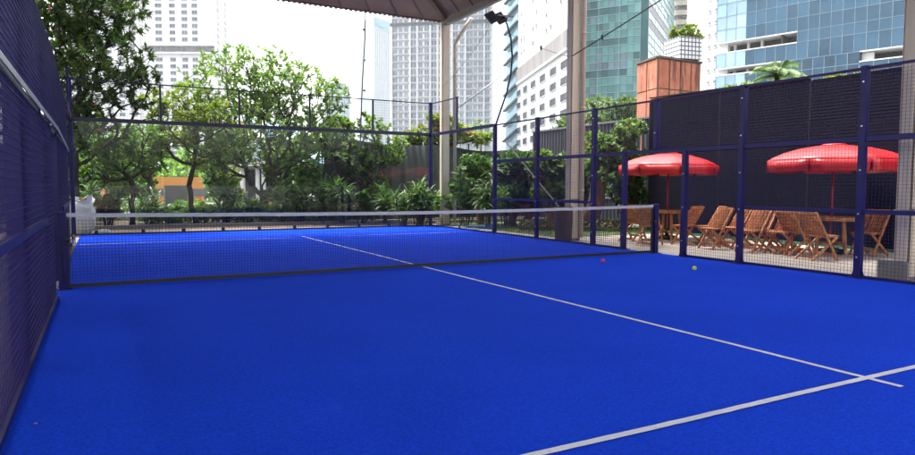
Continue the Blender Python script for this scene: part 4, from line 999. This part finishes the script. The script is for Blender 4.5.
for k, (u0, u1) in enumerate(((248, 259), (261, 272), (274, 286))):
    mb = MB(); z = hgt(203.5, 31); mb.beam(rel(t, spot(u0, 31)) + Vector((0, 0, z)), rel(t, spot(u1, 31)) + Vector((0, 0, z)), .06, .34); mb.build('panel', M['yellowp'], t)
for u in (247, 260, 273, 287):
    mb = MB(); mb.box(rel(t, spot(u, 31)) + Vector((0, 0, .4)), (.07, .07, .9)); mb.build('post', M['blueedge'], t)
t = thing('covered_stair', 'sloping pale blue stair roof descending behind the light green tree', 'stair roof', spot(320, 40))
A, B2 = spot(262, 42, hgt(122, 42)), spot(370, 38, hgt(186, 38)); A, B2 = rel(t, A), rel(t, B2); dd = (B2 - A); side = Vector((-dd.y, dd.x, 0)).normalized(); nn = 9
for k in range(nn):
    p, q = A.lerp(B2, k / nn + .006), A.lerp(B2, (k + 1) / nn - .006); mb = MB(); mb.beam(p, q, 2.6, .06, 0, (0, 0, 1)); mb.build('roof_panel', M['skyroof'], t)
for s in (-1, 1):
    mb = MB(); mb.beam(A + side * s * 1.35, B2 + side * s * 1.35, .1, .22); mb.build('edge_beam', M['blueedge'], t)
    mb = MB(); mb.beam(A + side * s * 1.3 - Vector((0, 0, 1.6)), B2 + side * s * 1.3 - Vector((0, 0, 1.6)), .06, .8); mb.build('side_panel', M['pale'], t)
    for k in range(1, 6):
        p = A.lerp(B2, k / 5.5) + side * s * 1.25; mb = MB(); mb.tube([(p.x, p.y, 0), p], .06, 8); mb.build('post', M['white'], t)

# ------------------------------------------------------------------ towers
def copy_parts(srcs, n=1): pass
def facade(t, A, B, z0, z1, cols, floors, mats, name='window', wfrac=.6, hfrac=.55, sill=None, depth=.15, budget=100, flo=0, skip=None, out=.06):
    """windows on a wall from A to B (left to right): the first `budget` are parts, the rest one mesh of the same windows"""
    A, B = Vector(A), Vector(B); d = B - A; L = d.length; d.normalize(); nrm = Vector((d.y, -d.x, 0)); fh = (z1 - z0) / floors
    rot = Matrix((d, nrm, Vector((0, 0, 1)))).transposed(); items = []
    for j in range(floors):
        for (s, wd) in cols:
            if skip and skip(j, s): continue
            items.append((A + d * (s * L) + Vector((0, 0, z0 + (j + .5) * fh)), wd))
    fov = sorted(items, key=lambda it: it[0].z)
    protos = {}; rest = MB(); cnt = 0
    def win(mb, c, wd):
        hh = fh * hfrac
        mb.box(c + nrm * out * .3, (wd, depth, hh), 1, rot)
        k = 2 if wd > 1 else 1
        for i in range(k): mb.box(c + nrm * (out * .3 + depth * .3) + d * ((i - (k - 1) / 2) * wd / k), (wd / k - .12, depth * .6, hh - .16), 0, rot)
        mb.box(c + nrm * (out * .3 + .12) - Vector((0, 0, hh / 2 + .05)), (wd + .2, .3, .08), 1, rot)
    for c, wd in fov:
        if cnt < budget:
            key = round(wd, 2)
            if key not in protos:
                mb = MB(); win(mb, Vector((0, 0, 0)), wd); o = mb.build(name, mats, t); protos[key] = o
            else: o = protos[key].copy(); COL.objects.link(o); o.parent = t
            o.location = c; cnt += 1
        else: win(rest, c, wd)
    if rest.v:
        o = rest.build(name + 's_above', mats, t); o.name = 'upper_window'; o['kind'] = 'stuff'
def prism(t, pts, z0, z1, mat, name='wall'):
    mb = MB(); n = len(pts); vs = [(p.x, p.y, z0) for p in pts] + [(p.x, p.y, z1) for p in pts]
    mb.add(vs, [(i, (i + 1) % n, n + (i + 1) % n, n + i) for i in range(n)] + [tuple(range(n, 2 * n))]); return mb.build(name, mat, t)
def bands(t, A, B, zs, h, mat, name, out=.25, th=.5):
    for z in zs:
        mb = MB(); A2, B2 = Vector(A), Vector(B); d = (B2 - A2).normalized(); nrm = Vector((d.y, -d.x, 0)); mb.beam(A2 + nrm * (out - th / 2) + Vector((0, 0, z)), B2 + nrm * (out - th / 2) + Vector((0, 0, z)), th, h); mb.build(name, mat, t)
def bands1(t, A, B, zs, h, mat, name, out=.25, th=.5):
    mb = MB(); A2, B2 = Vector(A), Vector(B); d = (B2 - A2).normalized(); nrm = Vector((d.y, -d.x, 0))
    for z in zs: mb.beam(A2 + nrm * (out - th / 2) + Vector((0, 0, z)), B2 + nrm * (out - th / 2) + Vector((0, 0, z)), th, h)
    return mb.build(name, mat, t)

# white apartment tower behind the shade tree
t = thing('apartment_tower', 'white apartment tower with paired grey windows behind the dark shade tree', 'building', spot(165, 325))
A, B, C_ = spot(146, 322), spot(217, 322), spot(233, 352); back = C_ - B
H = 130.0
prism(t, [rel(t, q) for q in (A, B, C_, A + back)], 0, H, M['white'])
fh = 3.22; zb = hgt(51, 322) - 3.2 * 13.9
def cu(u): return (u - 146) / (217 - 146)
facade(t, rel(t, A), rel(t, B), zb - 10 * 3.2, zb + 27 * 3.2, [(cu(163), 3.1), (cu(176.5), 2.7), (cu(188.5), 2.7), (cu(198.5), 2.6)], 37, [M['win'], M['offw']], hfrac=.56, depth=.3, skip=lambda j, s: j in (23, 24), budget=70)
facade(t, rel(t, B), rel(t, C_), zb - 10 * 3.2, zb + 27 * 3.2, [(.25, 2.6), (.7, 2.6)], 37, [M['win'], M['offw']], hfrac=.5, depth=.3, budget=30)
bands(t, rel(t, spot(149, 321.8)), rel(t, spot(217.5, 321.8)), [hgt(50, 322)], 4.2, M['greyband'], 'plant_floor_band', .4, .6)
bands(t, rel(t, spot(149, 321.6)), rel(t, spot(217.5, 321.6)), [hgt(46.3, 322), hgt(54.2, 322)], .8, M['white'], 'cornice', .9, 1.2)
facade(t, rel(t, spot(155, 321.5)), rel(t, spot(217, 321.5)), hgt(50, 322) - 1.5, hgt(50, 322) + 1.5, [(.15, 5.5), (.48, 5.5), (.8, 5.5)], 1, [M['windark'], M['offw']], name='plant_louvre', hfrac=.85, depth=.3)
t = thing('apartment_slab', 'white apartment slab left of the taller white tower, mostly behind the shade tree', 'building', spot(110, 340))
A, B = spot(60, 345), spot(143, 345); prism(t, [rel(t, q) for q in (A, B, B + FWD * 20, A + FWD * 20)], 0, 120, M['white'])
facade(t, rel(t, A), rel(t, B), 30, 117, [(k / 7 + .07, 3.0) for k in range(7)], 27, [M['win'], M['offw']], hfrac=.52, depth=.3)
# faint glass tower
t = thing('glass_tower', 'faint pale glass tower with a small teal sign near its top', 'building', spot(370, 760))
A, B = spot(360, 775), spot(374.5, 745); C_ = spot(390.5, 770)
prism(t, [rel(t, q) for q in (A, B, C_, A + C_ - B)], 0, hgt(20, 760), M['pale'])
mb = MB()
for k in range(9):
    p = rel(t, B).lerp(rel(t, C_), (k + .5) / 9); mb.tube([(p.x, p.y, 0), (p.x, p.y, hgt(33, 760))], .6, 4)
mb.build('fin', M['white'], t)
for k, (u0, u1, v, hh) in enumerate(((379, 381.6, 24.5, 3.6), (382.2, 387.5, 26, 1.8))):
    p, q = rel(t, spot(u0, 748 + 7 * k)), rel(t, spot(u1, 752 + 9 * k)); mb = MB(); z = hgt(v, 752); mb.beam(p + Vector((0, 0, z)), q + Vector((0, 0, z)), .5, hh); mb.build('sign', M['sign'], t)
t = thing('distant_block', 'very pale low block on the skyline right of the broad frangipani', 'building', spot(337, 700)); A, B = spot(326, 700), spot(346, 700)
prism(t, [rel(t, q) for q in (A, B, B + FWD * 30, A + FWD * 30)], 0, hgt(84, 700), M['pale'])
mb = MB(); mb.beam(rel(t, A) + Vector((0, 0, hgt(83, 700))), rel(t, B) + Vector((0, 0, hgt(83, 700))), 3, 2); mb.build('parapet', M['white'], t)
# grid-fronted residential tower
t = thing('residential_tower', 'pale residential tower with a dense grid of windows behind the corner column', 'building', spot(440, 285))
A, B = spot(391, 288), spot(492, 280); H = 150; D = FWD * 22
prism(t, [rel(t, q) for q in (A, B, B + D, A + D)], 0, H, M['white'])
cw = [.045, .10, .155, .23, .30, .36, .43, .50, .57, .64, .70, .775, .83, .885, .945]
kinds = [2.0, 1.5, 1.5, 2.6, 1.5, 2.0, 2.4, 2.0, 1.5, 2.0, 1.5, 2.6, 1.5, 2.2, 2.2]
zl = 18; fl = 3.05  # storey height
facade(t, rel(t, A), rel(t, B), zl, zl + 27 * fl, [(a, w_) for a, w_ in zip(cw, kinds)], 27, [M['winblue'], M['white']], hfrac=.66, depth=.35, budget=100)
facade(t, rel(t, A), rel(t, B), zl + 27 * fl, zl + 40 * fl, [(a, w_) for a, w_ in zip(cw, kinds) if w_ != 1.5], 13, [M['win'], M['white']], hfrac=.62, depth=.35, budget=0)
bands1(t, rel(t, A), rel(t, B), [zl + k * fl for k in range(40)], .35, M['offw'], 'floor_slab', .75, .8)
for s in (.012, .195, .265, .395, .465, .605, .735, .915, .988):
    p = rel(t, A).lerp(rel(t, B), s); mb = MB(); mb.box(p + Vector((0, 0, H / 2)) - FWD * .45, (.7, .9, H), 0, Matrix.Rotation(-YAW, 3, 'Z')); mb.build('pier', M['white'], t)
bands(t, rel(t, A), rel(t, B), [hgt(24, 285)], 1.3, M['windark'], 'dark_band', 1.0, .5)
# white slab building with grey band
t = thing('white_office_block', 'white office block with stained grey sloping band left of the middle column', 'building', spot(545, 190))
A, B = spot(516, 236), spot(574, 168)
C2 = spot(505, 240)
prism(t, [rel(t, q) for q in (A, B, B + (B - CAM).xy.to_3d().normalized() * 45 - RGT * 6, A + (A - CAM).xy.to_3d().normalized() * 45 + RGT * 5)], 0, 115, M['whiteb'])
d = (B - A)
zb0 = hgt(80, 236)
bands(t, rel(t, A), rel(t, A.lerp(B, .9)), [zb0 + 1.2], 4.6, M['greyband'], 'concrete_band', .5, .8)
bands(t, rel(t, A), rel(t, A.lerp(B, .9)), [zb0 - 1.6], .7, M['offw'], 'ledge', .7, 1.0)
facade(t, rel(t, A), rel(t, B), zb0 - 3 - 6 * 4.3, zb0 - 3, [(.06, 5.6), (.2, 5.6), (.36, 6), (.53, 6), (.70, 6.2), (.86, 6.2)], 6, [M['windark'], M['white']], hfrac=.5, depth=.6)
facade(t, rel(t, A), rel(t, B), zb0 + 6, zb0 + 6 + 9 * 4.3, [(.1, 1.0), (.16, 1.0), (.34, 1.2), (.40, 1.2), (.58, 1.3), (.65, 1.3), (.8, 1.4)], 9, [M['win'], M['white']], hfrac=.3, depth=.3, skip=lambda j, s: (j * 3 + int(s * 20)) % 4 == 0)
prism(t, [rel(t, q) for q in (C2, A - FWD * .1 - RGT * .05, A + (A - CAM).xy.to_3d().normalized() * 25 + RGT * 2, C2 + (C2 - CAM).xy.to_3d().normalized() * 25 + RGT * 2)], 0, 110, M['bluelight'], 'glass_bay')
for k in range(17):
    z = 12 + k * 5.4; mb = MB(); p, q = rel(t, C2) - FWD * .9, rel(t, A) - FWD * .9
    mb.beam(p - RGT * .8 + Vector((0, 0, z)), q + Vector((0, 0, z + 4.2)), 1.4, .5); mb.build('fin', M['findark'], t)
# teal curtain wall tower
t = thing('teal_tower', 'teal glass office tower between the middle column and the orange shaft', 'building', spot(620, 200))
A, B, B3, C_ = spot(576, 205), spot(637, 196), spot(644, 194), spot(669, 240); H = 120
prism(t, [rel(t, q) for q in (A, B, B3, C_, A + FWD * 45)], 0, H, M['tealdark'], 'core')
def curtain(t, A, B, z0, z1, fh, pw, mats, pick, name='glazing', out=.15, tr=.55, seam=.12):
    A, B = Vector(A), Vector(B); d = B - A; L = d.length; d.normalize(); nrm = Vector((d.y, -d.x, 0)); rot = Matrix((d, nrm, Vector((0, 0, 1)))).transposed()
    n = max(1, round(L / pw)); fl = int((z1 - z0) / fh); mb = MB()
    for j in range(fl):
        for i in range(n):
            k = pick(j, i, n)
            if k is None: continue
            c = A + d * (L * (i + .5) / n) + Vector((0, 0, z0 + (j + .5) * fh)); q = Quaternion((0, 0, 1), random.gauss(0, .006)).to_matrix() @ Quaternion(d, random.gauss(0, .006)).to_matrix()
            mb.box(c + nrm * out, (L / n - seam, .10, fh - tr), k, q @ rot)
    return mb.build(name, mats, t)
def mullions(t, A, B, z0, z1, fh, pw, mat, out=.24, w=.12, h=.14, hor=True):
    A, B = Vector(A), Vector(B); d = B - A; L = d.length; d.normalize(); nrm = Vector((d.y, -d.x, 0)); n = max(1, round(L / pw)); mb = MB()
    for i in range(n + 1): p = A + d * (L * i / n) + nrm * out; mb.beam(p + Vector((0, 0, z0)), p + Vector((0, 0, z1)), w, w)
    if hor:
        for j in range(int((z1 - z0) / fh) + 1): z = Vector((0, 0, z0 + j * fh)); mb.beam(A + nrm * (out + .05) + z, B + nrm * (out + .05) + z, h, h)
    return mb.build('mullion', mat, t)
def pk(j, i, n):
    rr = random.random()
    if j % 4 == 2 and i < n * .75: return 1
    if j in (10, 15) and .15 < i / n < .7 and rr < .8: return 2
    return 2 if rr < .05 else (1 if rr < .10 else 0)
curtain(t, rel(t, A), rel(t, B), 2, H, 2.3, 1.9, [M['teal'], M['tealdark'], M['bluelight']], pk, tr=.3)
mullions(t, rel(t, A), rel(t, B), 2, H, 2.3, 5.7, M['mullw'], hor=True, w=.10, h=.16)
def pk2(j, i, n):
    z = 2 + (j + .5) * 2.3
    for (v0, v1, lim) in ((7, 17, 1), (23, 32, .62)):
        if hgt(v1, 200) < z < hgt(v0, 200): return 3 if i / n < lim else 0
    return 0 if random.random() > .08 else 2
curtain(t, rel(t, B3), rel(t, C_), 2, H, 2.3, 1.9, [M['teal'], M['tealdark'], M['bluelight'], M['purple']], pk2, tr=.25)
mullions(t, rel(t, B3), rel(t, C_), 2, H, 2.3, 5.7, M['mullw'], w=.10, h=.12)
# cream tower
t = thing('cream_tower', 'cream tower with stacked rounded balconies behind the tiled planter', 'building', spot(688, 262))
A, B, C_ = spot(664, 265), spot(697, 262), spot(706, 280)
prism(t, [rel(t, q) for q in (A, B, C_, C_ + FWD * 20, A + FWD * 30)], 0, 140, M['cream'])
prism(t, [rel(t, q) for q in (spot(690.5, 261.4), spot(696.5, 261.4), spot(696.5, 265), spot(690.5, 265))], 0, 139, M['cream'], 'pier')
for k in range(26):
    z = 35 + k * 3.7; bm_ = MB(); c = rel(t, spot(679, 263)); vs = []
    for i in range(9):
        a = math.pi * i / 8; p = c - RGT * (3.9 * math.cos(a)) - FWD * (2.2 * math.sin(a)); vs += [p + Vector((0, 0, z)), p + Vector((0, 0, z + 1.9))]
    bm_.add(vs, [(2 * i, 2 * i + 2, 2 * i + 3, 2 * i + 1) for i in range(8)] + [tuple(range(0, 18, 2)), tuple(range(17, 0, -2))]); bm_.build('balcony', M['cream'], t)
facade(t, rel(t, spot(670, 262.6)), rel(t, spot(690, 262.4)), 35 + 1.6, 35 + 1.6 + 26 * 3.7, [(.2, 1.4), (.42, 1.8), (.66, 1.8), (.88, 1.2)], 26, [M['windark'], M['cream']], hfrac=.42, depth=1.2, out=.1, budget=70)
# narrow white tower
t = thing('narrow_white_tower', 'narrow white tower with rows of small windows left of the blue office', 'building', spot(712, 135))
A, B = spot(702, 138), spot(728, 132); prism(t, [rel(t, q) for q in (A, B, B + FWD * 12, A + FWD * 12)], 0, 80, M['white'])
facade(t, rel(t, A), rel(t, B), 12, 12 + 24 * 2.4, [(.12, .65), (.36, .65), (.6, .65), (.84, .65)], 24, [M['win'], M['white']], hfrac=.3, depth=.2, budget=96)

# blue glass office: one straight front, nearer at its right end
t = thing('blue_office', 'blue glass office building with open dark floors above the slat wall', 'building', spot(800, 100))
A, B = spot(712, 105), spot(903, 86.6); d = (B - A).normalized(); nrm = Vector((d.y, -d.x, 0)); Lf = (B - A).length
def fu(u):  # position along the front for a picture column
    lo, hi = 0., 1.
    for _ in range(40):
        mid = (lo + hi) / 2; p = A.lerp(B, mid) - CAM; uu = 457.5 + FPX * (p.dot(RGT)) / p.dot(FWD)
        if uu < u: lo = mid
        else: hi = mid
    return lo
back = -nrm * 24
def za(v): return hgt(v, 105)
floors = [za(43.5) + 3.98 * k for k in range(-4, 7)]     # slab levels; index 4 is the top of the first open floor
mbk = prism(t, [rel(t, q) for q in (A - nrm * 3.0, B - nrm * 3.0, B + back, A + back)], 0, 44, M['hollow'], 'core')
sl_u0, sl_u1 = fu(724), fu(791.5); r0 = fu(853.5)
g = MB(); mu = MB(); sl = MB(); lt = MB()
zc = floors[4]; npan = 17
rot = Matrix((d, nrm, Vector((0, 0, 1)))).transposed()
def pane(s0, s1, z0, z1, mi):
    n = max(1, round((s1 - s0) * npan))
    for i in range(n):
        a, b2 = s0 + (s1 - s0) * i / n, s0 + (s1 - s0) * (i + 1) / n; c = rel(t, A.lerp(B, (a + b2) / 2)) + Vector((0, 0, (z0 + z1) / 2))
        q = Quaternion((0, 0, 1), random.gauss(0, .008)).to_matrix() @ Quaternion(d, random.gauss(0, .008)).to_matrix()
        g.box(c, (Lf * (b2 - a) - .05, .08, z1 - z0 - .05), mi, q @ rot)
        p = rel(t, A.lerp(B, a)) + nrm * .07; mu.beam(p + Vector((0, 0, z0)), p + Vector((0, 0, z1)), .06, .06)
    mu.beam(rel(t, A.lerp(B, s0)) + nrm * .08 + Vector((0, 0, z0)), rel(t, A.lerp(B, s1)) + nrm * .08 + Vector((0, 0, z0)), .07, .07)
lz = fu(741); eps = .0
for k in range(5):                                   # full glazing above the first open floor, two rows to a storey
    for h_ in range(2):
        z0 = zc + k * 3.98 + h_ * 1.99; z1 = z0 + 1.99
        pane(0, lz, z0, z1, 1); pane(lz, .975, z0, z1, 0 if (h_ or k) else 0)
# storeys with open balconies
b1 = zc - 1.55                                        # foot of the first opening
pane(0, lz, b1 - 2.43, b1, 1); pane(lz, sl_u1, b1 - 2.43, b1, 0)
pane(sl_u1, .975, b1 - 2.43, zc - 0, 0) if False else (pane(sl_u1, .975, b1, zc, 0), pane(sl_u1, .975, b1 - 2.43, b1, 0))
z2 = b1 - 2.43; b2_ = z2 - 1.0
pane(0, lz, b2_ - 2.95, b2_, 1); pane(lz, fu(776), b2_ - 2.95, b2_, 0); pane(fu(776), r0, z2 - 1.6, z2, 0); pane(fu(776), r0, b2_ - 2.95, z2 - 1.6, 0); pane(r0, .975, b2_ - 2.95, z2 - 1.35, 0)
z3 = b2_ - 2.95
for k in range(4): pane(0 if k % 2 else .03, .975, z3 - .7 - (k + 1) * 3.2, z3 - .7 - k * 3.2, 0)
g.build('glazing', [M['blueg'], M['bluelight']], t); mu.build('mullion', M['mull'], t)
for (z, s0, s1) in ((zc, 0, sl_u1), (b1, 0, sl_u1), (z2, 0, fu(776)), (b2_, 0, fu(776)), (z2, r0, 1), (z2 - 1.35, r0, 1), (z3, 0, .3), (z3 - .7, 0, .3)):
    mb = MB(); mb.beam(rel(t, A.lerp(B, s0)) - nrm * 1.4 + Vector((0, 0, z)), rel(t, A.lerp(B, s1)) - nrm * 1.4 + Vector((0, 0, z)), 3.1, .16); mb.build('floor_slab', M['soffit'], t)
for s in (sl_u1, fu(776), r0):
    mb = MB(); p = rel(t, A.lerp(B, s)) - nrm * 1.5; mb.beam(p + Vector((0, 0, 0)), p + Vector((0, 0, 43)), .2, 2.8, 0, nrm) ; mb.build('cross_wall', M['hollow'], t)
mb = MB(); p = rel(t, A.lerp(B, r0 + .028)) - nrm * .9; mb.box(p + Vector((0, 0, z2 - .72)), (1.6, .5, 1.1), 0, rot); mb.build('white_unit', M['white'], t)
mb = MB(); p = rel(t, A.lerp(B, .988)); mb.box(p + Vector((0, 0, 22)), (Lf * .022, .5, 44), 0, rot); mb.build('corner_pier', M['bluelight'], t)
mb = MB(); p = rel(t, A) - nrm * 1.2 + d * .8; mb.box(p + Vector((0, 0, 20)), (1.4, .8, 40), 0, rot); mb.build('end_pier', M['white'], t)
for s in (.08, .16, .24):
    mb = MB(); p = rel(t, A.lerp(B, s)) - nrm * 2.2; mb.tube([p, p + Vector((0, 0, 43))], .25, 10); mb.build('column', M['soffit'], t)

mb = MB(); mb.box((120, 330, 98), (1500, 1150, 206)); hz = mb.build('haze', None or bpy.data.materials.new('haze_air')); hz['kind'] = 'stuff'; hm = hz.data.materials[0]; hm.use_nodes = True
hn = hm.node_tree; hn.nodes.remove(hn.nodes['Principled BSDF']); pv = hn.nodes.new('ShaderNodeVolumePrincipled'); pv.inputs['Density'].default_value = .0002; pv.inputs['Color'].default_value = (.92, .95, 1, 1)
hn.links.new(pv.outputs[0], hn.nodes['Material Output'].inputs['Volume'])
# ------------------------------------------------------------------ light and camera settings
SUN_EL, SUN_AZ = R(66), R(-30)      # azimuth clockwise from +Y: from beyond the court and a little left, high
w = bpy.data.worlds.new('World'); scene.world = w; w.use_nodes = True; nt = w.node_tree
sky = nt.nodes.new('ShaderNodeTexSky'); sky.sky_type = 'NISHITA'; sky.sun_disc = False
sky.sun_elevation = SUN_EL; sky.sun_rotation = SUN_AZ; sky.air_density = 1.0; sky.dust_density = 6.0; sky.ozone_density = 1.0
hs = nt.nodes.new('ShaderNodeHueSaturation'); hs.inputs['Saturation'].default_value = .22; hs.inputs['Value'].default_value = 1.0
nt.links.new(sky.outputs[0], hs.inputs['Color']); bg = nt.nodes['Background']; nt.links.new(hs.outputs[0], bg.inputs[0]); bg.inputs[1].default_value = .15
sd = bpy.data.lights.new('sun', 'SUN'); sd.energy = 1.4; sd.angle = R(14); sd.color = (1, .96, .9); so = bpy.data.objects.new('sun', sd); COL.objects.link(so)
dirv = Vector((math.sin(SUN_AZ) * math.cos(SUN_EL), math.cos(SUN_AZ) * math.cos(SUN_EL), math.sin(SUN_EL)))
so.rotation_euler = dirv.to_track_quat('Z', 'Y').to_euler(); so.location = dirv * 60
vs_ = scene.view_settings; vs_.view_transform = 'Standard'; vs_.look = 'None'; vs_.gamma = 1; vs_.use_curve_mapping = False; vs_.exposure = 2.45
scene.display_settings.display_device = 'sRGB'
cy = scene.cycles; cy.use_denoising = True; cy.max_bounces = 8; cy.diffuse_bounces = 4; cy.glossy_bounces = 3; cy.transparent_max_bounces = 24; cy.caustics_reflective = False; cy.caustics_refractive = False
